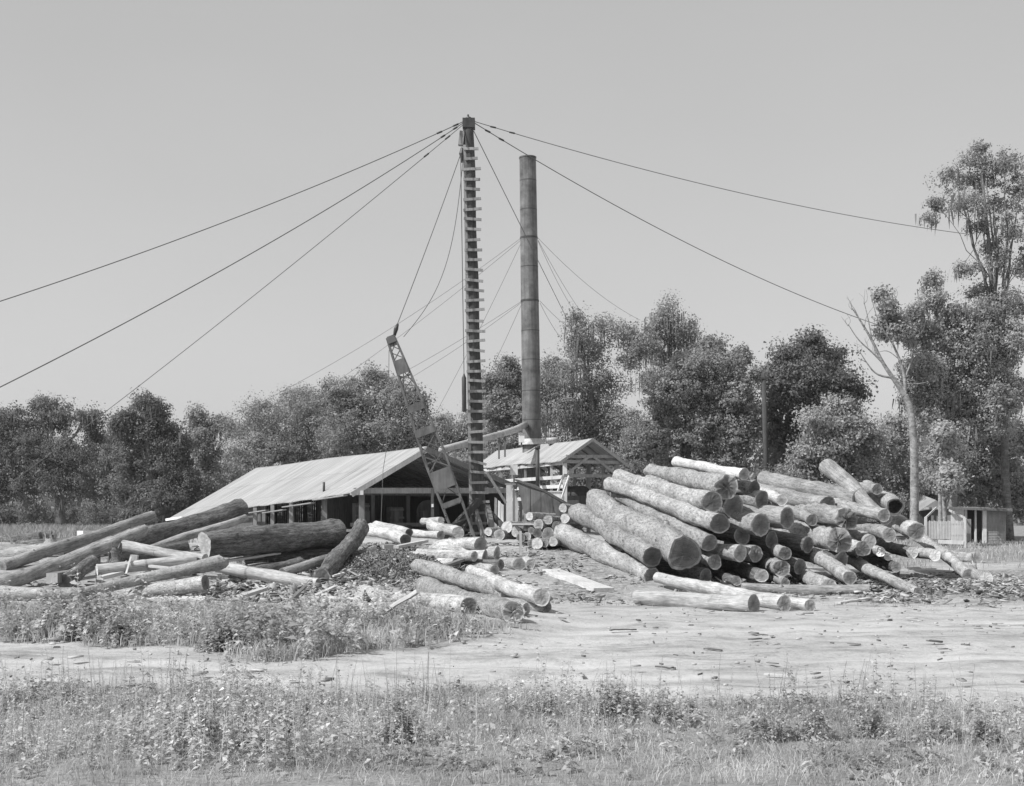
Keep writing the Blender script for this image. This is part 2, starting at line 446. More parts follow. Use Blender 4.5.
def ground_material():
    m, nt, b = new_mat('dirt_yard')
    at = nt.nodes.new('ShaderNodeAttribute'); at.attribute_name = 'cover'
    litter = nt.nodes.new('ShaderNodeAttribute'); litter.attribute_name = 'litter'
    P = coords(nt, 'Object')
    n_big = noise(nt, P, .35, 5, .6)
    n_mid = noise(nt, P, 2.2, 6, .65)
    n_fin = noise(nt, P, 16, 5, .7)
    strk = noise(nt, coords(nt, 'Object', (.35, 2.6, 1)), 1.3, 5, .62)
    dirt = ramp(nt, n_big, ((.3, .35), (.7, .49)))
    dirt = mixc(nt, dirt, ramp(nt, strk, ((.30, .86), (.48, 1.0), (.7, 1.04))), 1.0, 'MULTIPLY')
    n_pat = noise(nt, coords(nt, 'Object', (.6, 1, 1)), .8, 7, .68)
    dirt = mixc(nt, dirt, ramp(nt, n_pat, ((.34, .62), (.48, 1.0), (.7, 1.08))), 1.0, 'MULTIPLY')
    dirt = mixc(nt, dirt, ramp(nt, n_mid, ((.30, .72), (.52, 1.03))), 1.0, 'MULTIPLY')
    n_grit = noise(nt, P, 45, 3, .6)
    dirt = mixc(nt, dirt, ramp(nt, n_grit, ((.30, .55), (.42, 1.0))), .8, 'MULTIPLY')
    dirt = mixc(nt, dirt, ramp(nt, n_fin, ((.30, .70), (.50, 1.03), (.75, 1.10))), 1.0, 'MULTIPLY')
    trk = nt.nodes.new('ShaderNodeAttribute'); trk.attribute_name = 'track'
    packed = ramp(nt, strk, ((.3, .50), (.7, .60)))
    dirt = mixc(nt, dirt, packed, mth(nt, 'MULTIPLY', trk.outputs['Fac'], .75))
    soil = ramp(nt, n_mid, ((.3, .20), (.7, .36)))
    soil = mixc(nt, soil, ramp(nt, n_fin, ((.3, .6), (.65, 1.2))), 1.0, 'MULTIPLY')
    vor = nt.nodes.new('ShaderNodeTexVoronoi'); vor.inputs['Scale'].default_value = 13.0
    nt.links.new(coords(nt, 'Object', (.7, 1.3, 1)), vor.inputs['Vector'])
    sepc = nt.nodes.new('ShaderNodeSeparateColor'); nt.links.new(vor.outputs['Color'], sepc.inputs[0])
    chips = ramp(nt, sepc.outputs[0], ((0, .12), (.6, .30), (1.0, .50)))
    chips = mixc(nt, chips, ramp(nt, n_fin, ((.3, .6), (.65, 1.15))), 1.0, 'MULTIPLY')
    pert = mth(nt, 'MULTIPLY_ADD', n_mid, .9, -.45)
    f2 = ramp(nt, mth(nt, 'ADD', litter.outputs['Fac'], pert), ((.38, 0), (.62, 1)))
    c = mixc(nt, dirt, chips, f2)
    f = ramp(nt, mth(nt, 'ADD', at.outputs['Fac'], pert), ((.38, 0), (.62, 1)))
    c = mixc(nt, c, soil, f)
    nt.links.new(c, b.inputs['Base Color'])
    b.inputs['Roughness'].default_value = .95; b.inputs['Specular IOR Level'].default_value = .1
    h = mth(nt, 'ADD', mth(nt, 'MULTIPLY', n_fin, .35), mth(nt, 'ADD', n_mid, mth(nt, 'MULTIPLY', strk, .25)))
    bump(nt, b, h, .8, .05)
    return m
gobj = finish_np('ground', V, Q, ground_material())
tag(gobj, kind='structure')
gobj.data.polygons.foreach_set('use_smooth', [True] * len(gobj.data.polygons))
x_, y_ = V[:, 0], V[:, 1]
cov = np.clip(cover_front(x_, y_) + cover_bank(x_, y_) + cover_far(x_, y_), 0, 1)
lit = sst(31, 34, y_ + .6 * wig(x_ * .6, y_ * .3)) * (1 - sst(46, 50, y_)) * (.45 + .35 * sst(-2, -5, x_) * 0 + .2 * np.sin(x_ * .8) ** 2)
lit = lit + .6 * np.exp(-(((x_ + 4.3) / 2.6) ** 2 + ((y_ - 40.5) / 3.6) ** 2)) + .5 * sst(8, 12, x_) * sst(34, 36, y_) * (1 - sst(46, 50, y_))
for nm, arr in (('cover', cov), ('track', track(x_, y_) * (1 - cov)), ('litter', np.clip(lit, 0, 1))):
    a = gobj.data.attributes.new(nm, 'FLOAT', 'POINT'); a.data.foreach_set('value', arr.astype(np.float32))

# ------------------------------------------------------------------ logs
def fbm1(a, seed):
    r = np.random.default_rng(seed)
    out = np.zeros_like(a)
    for k in range(1, 6):
        out = out + np.sin(a * k + r.uniform(0, 6.28)) * r.uniform(.3, 1) / k
    return out

def make_log(P1, r1, P2, r2, mat, endmat, label, group, seed, ragged=0.0, bend=0.0, both=False, hollow=False, cat='log', name='log', knob=1.0, hidden_end=None):
    P1, P2 = Vector(P1), Vector(P2)
    ax = P2 - P1; L = ax.length
    q = ax.to_track_quat('X', 'Z')
    root = empty(name, P1, label, cat, group)
    root.rotation_mode = 'QUATERNION'; root.rotation_quaternion = q
    r = np.random.default_rng(seed)
    nseg = 22 if max(r1, r2) > .25 else 16
    nr = max(12, int(L / .2))
    th = np.linspace(0, 2 * np.pi, nseg, endpoint=False)
    prof = 1 + .042 * fbm1(th, seed) * knob
    tilt, tph = r.uniform(.02, .22) * r1, r.uniform(0, 6.28)
    bx, bz = bend * r.uniform(.6, 1), bend * r.uniform(-.5, 1)
    knob = knob * 1.3; wv, wv2 = r.normal(0, .085) * (L / 6), r.normal(0, .06) * (L / 6)
    Vv = []
    rmean = (r1 + r2) / 2
    k1, k2, p1, p2 = r.uniform(1.2, 2.4), r.uniform(2.5, 5.0), r.uniform(0, 6), r.uniform(0, 6)
    cen = []
    for i in range(nr + 1):
        t = i / nr; x = t * L
        rr = r1 * (1 - t) + r2 * t
        rr *= 1 + knob * (.038 * math.sin(k1 * x + p1) + .024 * math.sin(k2 * x + p2)) + (.05 * math.exp(-x / .25))
        if t > .9: rr *= 1 + .04 * (t - .9) / .1 * knob
        cy = (bx + wv) * math.sin(math.pi * t) + wv2 * math.sin(2 * math.pi * t) + .012 * math.sin(2.1 * x + p2); cz = bz * math.sin(math.pi * t) + .012 * math.sin(1.7 * x + p1)
        cen.append((cy, cz, rr))
        jit = 1 + r.normal(0, .022, nseg) * knob
        w = .03 * np.sin(th * 3 + x * 1.1 + p1) * knob
        xo = np.full(nseg, x) + (tilt * np.cos(th - tph) * max(0, 1 - x / .5))
        if ragged and i <= 1:
            xo = x - (.5 + .5 * np.sin(th * 2 + p1) + .35 * r.uniform(-1, 1, nseg)) * ragged * (1 if i == 0 else .3) * .6
        R = rr * (prof + w) * jit
        Vv.append(np.stack([xo, cy + R * np.cos(th), cz + R * np.sin(th)], -1))
    V = np.concatenate(Vv)
    faces = []
    for i in range(nr):
        for k in range(nseg):
            a = i * nseg + k; b_ = i * nseg + (k + 1) % nseg
            faces.append((a, b_, b_ + nseg, a + nseg))
    mid = [0] * len(faces); sm = [True] * len(faces)
    uvs = np.zeros((len(V) , 2))
    verts = [tuple(p) for p in V]
    body_m = [mat]
    # branch stubs
    for _ in range(int(r.integers(0, 3) * (knob > .9))):
        x = r.uniform(.15, .9) * L; a_ = r.uniform(0, 6.28); rr = r1 + (r2 - r1) * x / L; k0 = len(verts)
        cy, cz, _q = cen[int(x / L * nr)]; kr = rr * r.uniform(.13, .24); o_ = np.array([0, math.cos(a_), math.sin(a_)]); t_ = np.array([0, -math.sin(a_), math.cos(a_)])
        for q_, (h_, s_) in enumerate(((.85, 1.7), (1.04, 1.05), (1.04 + r.uniform(.06, .3), .75))):
            for k in range(7):
                an = k * 2 * math.pi / 7; p_ = np.array([x, cy, cz]) + o_ * rr * h_ + (np.array([1, 0, 0]) * math.cos(an) + t_ * math.sin(an)) * kr * s_
                verts.append(tuple(p_))
        for j in range(2):
            for k in range(7):
                a = k0 + j * 7 + k; b_ = k0 + j * 7 + (k + 1) % 7
                faces.append((a, b_, b_ + 7, a + 7)); mid.append(0); sm.append(True)
        faces.append(tuple(k0 + 14 + k for k in range(7))); mid.append(1); sm.append(False)
        uvs = np.concatenate([uvs, np.zeros((21, 2))])
    # far end: closed inside the same mesh
    cy, cz, rr = cen[-1]
    base = len(verts)
    verts += [tuple(p) for p in Vv[-1]]; verts.append((L, cy, cz))
    uvs = np.concatenate([uvs, np.stack([np.cos(th), np.sin(th)], -1), [[0, 0]]])
    for k in range(nseg):
        faces.append((base + k, base + (k + 1) % nseg, base + nseg)); mid.append(1); sm.append(False)
    finish('bark', verts, faces, None, root, smooth=sm, mats=[mat, endmat], midx=mid, uvs=uvs)
    # sawn face of the end that shows: a disc of its own, slightly uneven
    def face(ring, cen_, sgn, nm):
        cy, cz, rr = cen_
        vs = [tuple(p) for p in ring]; uv = [(math.cos(a), math.sin(a)) for a in th]
        steps = (.8, .5, .22)
        for s_ in steps:
            for k, p in enumerate(ring):
                dx = -sgn * r.uniform(0, .012) - (sgn * .45 if hollow and s_ < .75 else 0)
                vs.append((p[0] * s_ + (np.mean(ring[:, 0])) * (1 - s_) - dx + (ragged * r.uniform(-.25, .25) * (1 - s_) if ragged else 0), cy + (p[1] - cy) * s_ * (1.15 if hollow and s_ == .5 else 1), cz + (p[2] - cz) * s_))
                uv.append((s_ * math.cos(th[k]), s_ * math.sin(th[k])))
        vs.append((float(np.mean(ring[:, 0])) + (.45 if hollow else 0) * -sgn * -1, cy, cz)); uv.append((0, 0))
        fs = []
        for j in range(3):
            for k in range(nseg):
                a = j * nseg + k; b_ = j * nseg + (k + 1) % nseg
                fs.append((b_, a, a + nseg, b_ + nseg))
        for k in range(nseg):
            fs.append((3 * nseg + (k + 1) % nseg, 3 * nseg + k, 4 * nseg))
        finish(nm, vs, fs, endmat, root, smooth=False, uvs=uv)
    face(Vv[0], cen[0], 1, 'cut_end')
    return root

def far_point(P1, px, py, L):
    C = Vector((0, 0, CAMZ)); v = W(px, py, 1.0) - C
    w = C - P1
    a = v.dot(v); b_ = 2 * w.dot(v); c = w.dot(w) - L * L
    disc = b_ * b_ - 4 * a * c
    if disc < 0: return C + v * (-b_ / (2 * a))
    return C + v * ((-b_ + math.sqrt(disc)) / (2 * a))

SEED = [100]
def LOG(x1, y1, r1, d1, far, mat, end, label, group, L=6.5, **kw):
    """end that shows at (x1, y1) with its radius there; far end by the point where it shows, or by a heading ('h', degrees towards the chimney, rise)"""
    SEED[0] += 1
    if d1 == 'G': d1 = solve_ground_r(x1, y1, r1)
    P1 = W(x1, y1, d1); R1 = r1 * d1 / F
    if far[0] == 'h':
        a = math.radians(far[1]); dv = Vector((-math.sin(a), math.cos(a), far[2])).normalized()
        P2 = P1 + dv * L; R2 = R1 * (far[3] if len(far) > 3 else .92)
    else:
        if len(far) > 3 and far[3] == 'G': P2 = W(far[0], far[1], solve_ground_r(far[0], far[1], far[2]))
        elif len(far) > 3: P2 = W(far[0], far[1], far[3])
        else: P2 = far_point(P1, far[0], far[1], L)
        R2 = far[2] * P2.y / F
        R2 = min(max(R2, R1 * .6), R1 * 1.5)
    return make_log(P1, R1, P2, R2, M[mat], M[end], label, group, SEED[0], **kw)

GR = 'logs in the big pile beside the yard'
D, E, EP, B, BW, BG, BD, PL = 'end_dark', 'end', 'end_pale', 'bark', 'bark_worn', 'bark_grey', 'bark_dark', 'pale'
big = [
 (652.4, 577.4, 9, 37.5, (562, 534, 10), BW, D, 'rough barked log lying lowest on the slope at the edge of the big pile', dict(L=7.2, knob=1.5)),
 (653, 557, 9.7, 37.3, (577, 512, 9), B, D, 'slim dark ended log between the lowest log and the thickest log', dict(L=7.2, knob=1.3)),
 (685, 553, 17.5, 36.6, (597, 500, 11), B, D, 'thickest log of the pile with a broad dark end and torn pale lower rim', dict(L=7.4, knob=1.4, ragged=.06)),
 (709, 543, 9, 37.6, (616, 493, 7), B, E, 'log with a peeled pale band behind its end, over the thickest log', dict(L=7.0)),
 (720, 523, 10, 37.3, (609.5, 484, 7.2), B, D, 'long log with a pale rimmed dark end, second above the thickest log', dict(L=7.2)),
 (712.3, 502.5, 9.8, 37.8, (619, 476.5, 6.5), B, D, 'mottled log with a round dark end, third above the thickest log', dict(L=7.2)),
 (725, 487, 11.5, 38.3, (650, 470.5, 6.5), B, D, 'upper log with a ragged overhanging dark end just below the topmost log', dict(L=6.6, ragged=.22, knob=1.5)),
 (744, 474.5, 5.8, 39.0, (676.5, 462, 5.2), PL, E, 'smooth pale log lying topmost on the big pile', dict(L=6.0)),
 (754, 487.5, 7, 39.6, ('h', 30, .06), B, D, 'short showing dark log tucked under the end of the topmost log', dict(L=5.5)),
 (762, 500.5, 9, 39.4, ('h', 28, .08), B, D, 'round shaded log end below the small dark log under the topmost', dict(L=5.8)),
 (734, 507, 10.5, 39.0, ('h', 24, .10), B, D, 'deep shaded log end tucked beneath the ragged overhanging log', dict(L=5.8)),
 (760, 525.5, 11, 38.3, ('h', 28, .10), B, D, 'stout shaded log with a knotty heart in its chipped end', dict(L=6.0, ragged=.05)),
 (786.5, 518, 11, 39.0, ('h', 40, .06), BG, D, 'shaded log with a slanting squared end beside the stout knotty log', dict(L=5.6, ragged=.05)),
 (782, 500, 5.4, 40.2, (752, 486, 5), PL, E, 'small pale log between shaded log ends and the grey upper logs', dict(L=5.6)),
 (740, 553.5, 8, 37.4, ('h', 34, .05), B, E, 'shaded log with a pale chipped rim, in the middle of the big pile', dict(L=6.0, ragged=.04)),
 (754.5, 554.5, 8, 37.9, ('h', 34, .05), B, E, 'log end with a split pale edge beside the chipped rim log', dict(L=6.0, ragged=.14)),
 (714.6, 562.6, 7, 37.7, ('h', 22, .10), B, D, 'small hollow hearted log end close under the thickest log', dict(L=5.5)),
 (761, 576, 6.6, 36.9, (722, 561, 7.5), BD, E, 'dark shaded log with a clean round end above the road edge logs', dict(L=5.6)),
 (785, 553.5, 6.6, 37.7, (757, 540, 6), BW, D, 'bright topped short log with an oval dark end in the pile front', dict(L=5.0)),
 (781, 568.5, 8.5, 37.5, (757, 560, 7), B, D, 'split ended log with a bright patch in the shadowed gap of the pile', dict(L=5.2, ragged=.12)),
 (829, 587.5, 7.5, 36.2, (786, 560, 8), BW, E, 'pale log sloping down behind the flat grey log at the pile foot', dict(L=5.6)),
 (849.5, 577.7, 7, 36.4, (778, 536, 7.5), BW, D, 'long clean log sloping down past the splintered bright stump log', dict(L=7.0)),
 (918, 591.5, 5, 'G', (836, 552, 8.5), BW, E, 'long log whose thin tip reaches the ground farthest out from the pile', dict(L=7.4)),
 (838, 541, 11.5, 38.6, (793, 530, 9.5), BW, E, 'bright stump-like log with a big splintered end, centre of the pile front', dict(L=5.0, ragged=.2, knob=1.6)),
 (812, 520.5, 5.4, 40.1, (788, 509, 5), BG, D, 'small grey log with a shaded end above the bright splintered log', dict(L=5.5)),
 (846, 519.5, 10.5, 40.4, (800, 509, 10), BG, D, 'old grey log broken off in black jagged splinters', dict(L=5.4, ragged=.3, knob=1.6)),
 (884, 516, 6.2, 40.4, (768, 487.5, 8.5), BG, E, 'long weathered grey log stretching across the top of the pile', dict(L=8.2)),
 (860, 498, 9, 42.4, (764, 479, 8), BG, E, 'thick grey log along the skyline of the pile by the upended log', dict(L=6.5)),
 (890, 534.5, 6.8, 39.6, (842, 519, 6.5), BW, E, 'straight clean log with a pale end under the long grey log', dict(L=5.6)),
 (886, 519, 6.6, 41.0, (827, 465.7, 7.6, 44.5), BG, E, 'upended log tilting steeply above the pile against the trees', dict()),
 (877, 489, 5.6, 44.0, (852, 487, 5.6), BG, D, 'short log end showing behind the upended tilting log', dict(L=5.0)),
 (896, 507, 8.5, 43.0, (868, 489, 7.5), BG, D, 'hollow log with an open black heart behind the upended log', dict(L=5.0, hollow=True)),
 (862.8, 549, 7.6, 38.9, (842, 543, 8.5), BW, D, 'log with an oval black end next to small pale chunks', dict(L=4.6)),
 (870, 542.5, 6.2, 39.6, (848, 533, 6.2), BW, EP, 'log with a light end above the oval black ended log', dict(L=4.6)),
 (880, 551, 5, 39.2, (866, 546, 5.4), BW, EP, 'short broken chunk with torn pale wood beside the black ended log', dict(L=2.6, ragged=.18)),
 (912, 553, 5.6, 40.3, (870, 541, 6.8), BD, EP, 'shadowed log with a thin pale rim on the shed side of the pile', dict(L=5.6)),
 (935, 555.5, 5.6, 39.8, (903, 551, 5), BW, EP, 'short bright log flaring at its end on the shed side of the pile', dict(L=3.4)),
 (916, 531.5, 8.5, 42.0, (884, 518, 8), BW, E, 'thick pale log beneath the dead tree at the back of the pile', dict(L=5.2)),
 (896, 566.5, 5.6, 39.0, (862, 556, 5.8), BD, E, 'dark shaded log low in the pile near its far corner', dict(L=4.8)),
 (888, 557, 3.8, 39.3, (872, 552, 3.8), PL, EP, 'little pale billet wedged over the dark low log', dict(L=2.4)),
 (968, 575, 6, 'G', (916, 534, 6), BW, E, 'long pale log slanting down off the pile towards the picket fence', dict(L=7.2)),
 (986.6, 579, 6, 'G', (969, 571, 5.5), BW, EP, 'short thick log end lying alone past the slanting pale log', dict(L=3.4)),
 (977.5, 558, 5.5, 'G', (949, 556, 5.5), BG, E, 'grey log lying level in the weeds before the wooden shed', dict(L=3.2)),
 (754, 604, 8.8, 'G', (637, 597.5, 7.4, 'G'), PL, E, 'bare pale log lying level on the road edge before the pile', dict(L=4.8)),
 (784, 604, 7.8, 'G', (658, 577.5, 5.4), PL, E, 'long bare log resting just behind the level road edge log', dict(L=6.8)),
 (810.5, 606, 6.2, 'G', (735, 597, 6.2), PL, E, 'bare log end poking out beyond the two road edge logs', dict(L=4.6)),
 (868, 590, 4.8, 'G', (742, 590, 6, 35.4), BG, E, 'flat weathered grey log lying sideways along the foot of the pile', dict(L=5.0)),
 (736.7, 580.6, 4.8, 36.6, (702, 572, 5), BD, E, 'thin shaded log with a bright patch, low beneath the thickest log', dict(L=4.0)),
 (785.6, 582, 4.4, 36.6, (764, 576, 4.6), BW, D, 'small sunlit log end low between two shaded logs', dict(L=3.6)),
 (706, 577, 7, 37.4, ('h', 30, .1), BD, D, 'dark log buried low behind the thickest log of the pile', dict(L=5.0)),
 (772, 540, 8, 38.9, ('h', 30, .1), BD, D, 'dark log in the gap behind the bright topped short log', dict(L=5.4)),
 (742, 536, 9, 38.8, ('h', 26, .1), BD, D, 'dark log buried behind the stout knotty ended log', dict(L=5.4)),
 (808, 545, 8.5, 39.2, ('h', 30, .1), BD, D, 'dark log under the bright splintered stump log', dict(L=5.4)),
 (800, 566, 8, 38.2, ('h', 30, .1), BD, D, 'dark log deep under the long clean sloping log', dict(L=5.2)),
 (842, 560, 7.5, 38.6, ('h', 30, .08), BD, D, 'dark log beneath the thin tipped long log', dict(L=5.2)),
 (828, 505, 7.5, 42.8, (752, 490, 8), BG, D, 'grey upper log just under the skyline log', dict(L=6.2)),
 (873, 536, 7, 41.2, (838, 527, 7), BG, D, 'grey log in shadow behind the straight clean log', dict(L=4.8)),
]
for (x1, y1, r1, d1, far, m_, e_, lab, kw) in big:
    LOG(x1, y1, r1, d1, far, m_, e_, lab, GR, **kw)

GC = 'logs scattered before the mill'
mid = [
 (480, 545, 7.2, 40.6, (436, 547, 6.6), BW, E, 'short thick log on top of the small stack under the gin pole', dict(L=2.6)),
 (474.5, 556.6, 4.8, 39.4, (412, 556, 4.6), BW, E, 'thin straight log under the short thick log by the gin pole', dict(L=3.0)),
 (485, 557, 6.6, 39.9, ('h', 62, .02), BW, E, 'log end at the corner of the small stack under the gin pole', dict(L=2.4)),
 (497, 553, 6.5, 40.6, ('h', 62, .02), BW, E, 'round log end against the pole sill of the small stack', dict(L=2.4)),
 (501, 564.5, 5.2, 39.2, ('h', 50, .02), BD, D, 'dark shaded log end low in the small stack', dict(L=2.4)),
 (519, 564.5, 6.4, 'G', (497, 562, 6.2), BW, E, 'stubby log pulled out of the small stack on bare dirt', dict(L=2.2)),
 (531, 564, 4.4, 'G', (526, 561, 4.4), PL, EP, 'small pale billet standing clear on the dirt past the small stack', dict(L=.7)),
 (494.6, 570, 5.2, 'G', (466, 566, 4.8), BW, E, 'thin log lying low before the small stack', dict(L=2.4)),
 (455.7, 563.7, 4.8, 'G', (414, 562, 5.5), BW, D, 'log with a dark end halfway between bark heap and small stack', dict(L=2.6)),
 (509, 594, 8.4, 'G', (418, 566, 7.6, 'G'), B, E, 'long stout log pointing out of the yard beside the pale topped log', dict(L=6.6)),
 (542, 597.6, 8.2, 28.0, (471, 571, 5.8, 'G'), PL, E, 'pale topped log lying across two short logs at the yard edge', dict(L=6.2)),
 (526, 609, 7, 'G', ('h', 52, .04), BW, E, 'short log under the pale topped log', dict(L=3.0)),
 (546.5, 607, 6.5, 'G', ('h', 52, .04), BW, D, 'rounded dark log end below the tip of the pale topped log', dict(L=3.0)),
 (513, 612, 11.5, 'G', (424, 586, 9.5, 'G'), B, E, 'thick old grey log with a rough end half sunk in the grass', dict(L=6.4, ragged=.12)),
 (469, 607, 8.5, 'G', (364, 592, 6.6, 'G'), BW, D, 'worn log lying in the grass with a broken stick over it', dict(L=5.6)),
 (409, 532.7, 4.2, 45.2, (376, 525, 4.2), PL, D, 'bare pale log in the yard before the open mill front', dict(L=3.6)),
 (405, 539.7, 6, 43.6, (370, 530, 6.2), PL, D, 'fat bare log with a dark end below the thin pale log', dict(L=3.6)),
 (441, 535.5, 4, 45.0, (414, 533, 4), PL, E, 'pale log level beyond the bark heap', dict(L=2.6)),
 (458, 533, 5.8, 46.0, (431, 525, 5.2), PL, EP, 'bright log leaning towards the foot of the crane boom', dict(L=3.2)),
 (441, 520.5, 3.2, 58.0, (423, 521, 3.2), PL, EP, 'sawn pale log lying on the mill carriage', dict(L=2.2)),
]
for (x1, y1, r1, d1, far, m_, e_, lab, kw) in mid:
    LOG(x1, y1, r1, d1, far, m_, e_, lab, GC, **kw)

GS = 'short logs stacked by the slanting bin'
small = [
 (529.6, 516.5, 3.8, 45.8, EP, 'short log with a bright end, highest beside the white boards'),
 (562.6, 508.5, 4.2, 44.8, EP, 'bright round log end perched highest against the big pile'),
 (565.2, 518, 4.6, 44.2, EP, 'bright log end just below the perched one at the big pile'),
 (548, 520, 4.3, 44.8, EP, 'bright ended log on the upper row under the slanting bin'),
 (526.6, 526.8, 4.0, 45.4, E, 'small grey log end under the white boards'),
 (538.4, 525, 5.0, 44.8, E, 'split grey log end in the upper middle of the short stack'),
 (527, 536.6, 3.8, 45.0, E, 'small log end low beside the pole sill'),
 (537.4, 543.2, 5.6, 43.8, EP, 'widest pale log end at the bottom of the short stack'),
 (537.2, 533.0, 4.8, 44.6, D, 'dark log end in the middle of the short stack'),
 (548.2, 534, 6.2, 44.0, D, 'thick dark log end beside the big pile, second row up'),
 (553, 541.5, 4.8, 43.4, EP, 'pale log end touching the lowest rough barked log'),
 (507.4, 527, 5.4, 46.2, EP, 'bright log end showing through the pole braces'),
 (516, 531.4, 5.6, 45.6, EP, 'bright log end leaning by the dark pole brace'),
 (488, 532, 4.0, 46.8, EP, 'small bright log end behind the pole foot'),
 (499.5, 535, 5.0, 45.8, E, 'rough log end low among the pole braces'),
 (543.5, 528.5, 4.2, 45.0, D, 'dark log end between the split grey end and the thick dark one'),
 (531.5, 530.5, 3.6, 45.0, D, 'little dark log end beside the split grey end'),
 (556, 526, 4.6, 44.6, D, 'dark log end under the bright round ends by the big pile'),
 (531.5, 543.5, 4.2, 44.0, D, 'dark log end on the dirt beside the widest pale end'),
 (544.5, 543, 4.2, 43.8, E, 'grey log end on the dirt between the widest and the touching pale end'),
 (520.5, 538, 4.4, 45.0, D, 'dark log end on the dirt behind the upright stake'),
 (557, 534, 4.4, 44.2, D, 'dark log end squeezed against the lowest rough barked log'),
]
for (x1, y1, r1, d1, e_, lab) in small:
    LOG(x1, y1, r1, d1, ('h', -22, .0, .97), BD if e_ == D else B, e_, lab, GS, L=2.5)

GL = 'logs in the tumbled pile by the weeds'
left = [
 # x1,y1 end that shows
 (151.7, 515.8, 4.6, 44.0, (2, 566, 6.5, 39.0), BG, E, 'long thin log sloping up at the rear of the tumbled pile', dict(ragged=.1)),
 (142.6, 531, 6.0, 40.0, (-6, 588, 8.5, 35.2), BG, E, 'long dark log with a broken upper tip sloping over the dark gap', dict(ragged=.25)),
 (243, 508, 8.6, 44.0, (126, 544, 9.0, 41.2), BD, D, 'thick furrowed log sloping up before the mill roof', dict(knob=1.4)),
 (246, 517.5, 3.8, 43.2, (148, 550, 4.4, 40.6), BG, D, 'thin log alongside the thick furrowed log', dict()),
 (204, 544, 13, 38.2, (337, 533, 14.5, 41.6), BD, EP, 'massive furrowed log lying level with a bright sawn end', dict(knob=1.3)),
 (122.8, 545.5, 5.0, 38.2, (205, 560, 5.2, 37.2), PL, EP, 'bare pale log slanting down behind the curved log', dict()),
 (218, 566.5, 6.2, 36.4, (318, 585, 6.6, 35.4), PL, E, 'bare pale log slanting away from the curved log to the bark heap', dict()),
 (97, 569.5, 5.6, 36.0, (196, 560, 5.6, 37.0), PL, EP, 'straight light log propped on posts behind the curved log', dict()),
 (219, 563.5, 7.0, 34.8, (78, 594, 4.6, 33.2), BW, D, 'curved log with a snapped fibrous end', dict(ragged=.3, bend=.12)),
 (206, 583.5, 7.8, 33.4, (118, 596, 7.0, 34.2), BW, D, 'short stout log with a dark end below the curved log', dict()),
 (152, 608, 8.0, 30.6, ('h', 30, .0), BD, D, 'dark round log end sunk in the weeds', dict(L=2.0)),
 (206, 601, 4.6, 31.4, (135, 602, 4.8, 31.6), PL, EP, 'flat bright slab log lying along the weeds', dict()),
 (82, 594, 5.6, 33.0, (-8, 592, 7, 33.6), BW, E, 'pale worn log half hidden by tall weeds', dict()),
 (64, 582, 7.5, 34.6, (92, 562, 7, 36.8), BD, D, 'dark log in the gap under the long sloping logs', dict()),
 (322, 578, 8.5, 36.6, (361, 527, 7.6, 43.0), BD, D, 'furrowed log leaning down beside the bark heap', dict(knob=1.4)),
 (376, 553, 6.0, 41.0, (335, 561, 7.5, 40.2), BD, D, 'dark log lying behind the leaning furrowed log', dict()),
 (329, 559, 4.8, 39.2, (283, 573, 4.8, 37.6), BG, D, 'grey thin log under the massive level log', dict()),
 (222, 582, 7.5, 36.8, (300, 566, 8.5, 39.8), BD, D, 'dark log in the shadow beneath the massive level log', dict()),
 (240, 560, 8, 39.8, (345, 556, 9, 41.8), BD, D, 'supporting dark log directly under the massive level log', dict()),
 (112, 560, 7.5, 38.6, (185, 549, 7.5, 40.8), BD, D, 'dark log deep in the gap under the pale slanting log', dict()),
 (20, 577, 8, 38.0, (96, 556, 8, 39.8), BD, D, 'dark log supporting the long sloping logs', dict()),
 (58, 548, 6, 41.5, (-20, 558, 6, 42.5), BG, E, 'grey log lying behind the long thin sloping log', dict(ragged=.1)),
 (78, 541, 5, 45.0, (20, 546, 5.5, 46.5), BD, D, 'dark log low among the rubble near the pale stump', dict(ragged=.1)),
 (104, 546, 4.2, 43.0, (44, 556, 5, 42.4), BG, D, 'slim grey log tucked behind the long dark log', dict()),
 (130, 531, 4, 48.0, (90, 540, 4.4, 47.4), BG, E, 'thin log end behind the long thin sloping log, by the sawn block', dict()),
 (40, 537, 4.6, 48.5, (-30, 543, 5, 49.0), BD, D, 'dark log farthest back in the tumbled pile beyond the stump', dict(ragged=.12)),
 (110, 540, 5, 43.5, (60, 552, 5.4, 42.0), BG, D, 'short grey log among stumps at the rear of the tumbled pile', dict()),
]
for (x1, y1, r1, d1, far, m_, e_, lab, kw) in left:
    LOG(x1, y1, r1, d1, far, m_, e_, lab, GL, **kw)

# chunks and stumps
def stump(px, py, rpx, hpx, d, mat, label, seed, jag=.25):
    r = np.random.default_rng(seed)
    c = W(px, py, d); R = rpx * d / F; H = hpx * d / F
    root = empty('stump', c, label, 'stump')
    n = 14; V = []; Fs = []
    th = np.linspace(0, 2 * np.pi, n, endpoint=False)
    prof = 1 + .14 * fbm1(th, seed)
    for j, t in enumerate((0, .15, .4, .7, 1.0)):
        fl = 1.45 - .55 * min(1, t * 3)
        for k in range(n):
            z = H * t * (1 + (jag * r.uniform(-1, 1) if j == 4 else 0)) - .05
            V.append((R * fl * prof[k] * math.cos(th[k]), R * fl * prof[k] * math.sin(th[k]), z))
    for j in range(4):
        for k in range(n):
            a = j * n + k; b_ = j * n + (k + 1) % n
            Fs.append((a, b_, b_ + n, a + n))
    finish('bark', V, Fs, M[mat], root, smooth=True)
    V2 = [V[4 * n + k] for k in range(n)] + [(0, 0, H * .8)]
    finish('broken_top', V2, [(k, (k + 1) % n, n) for k in range(n)], M['end'], root)
    return root
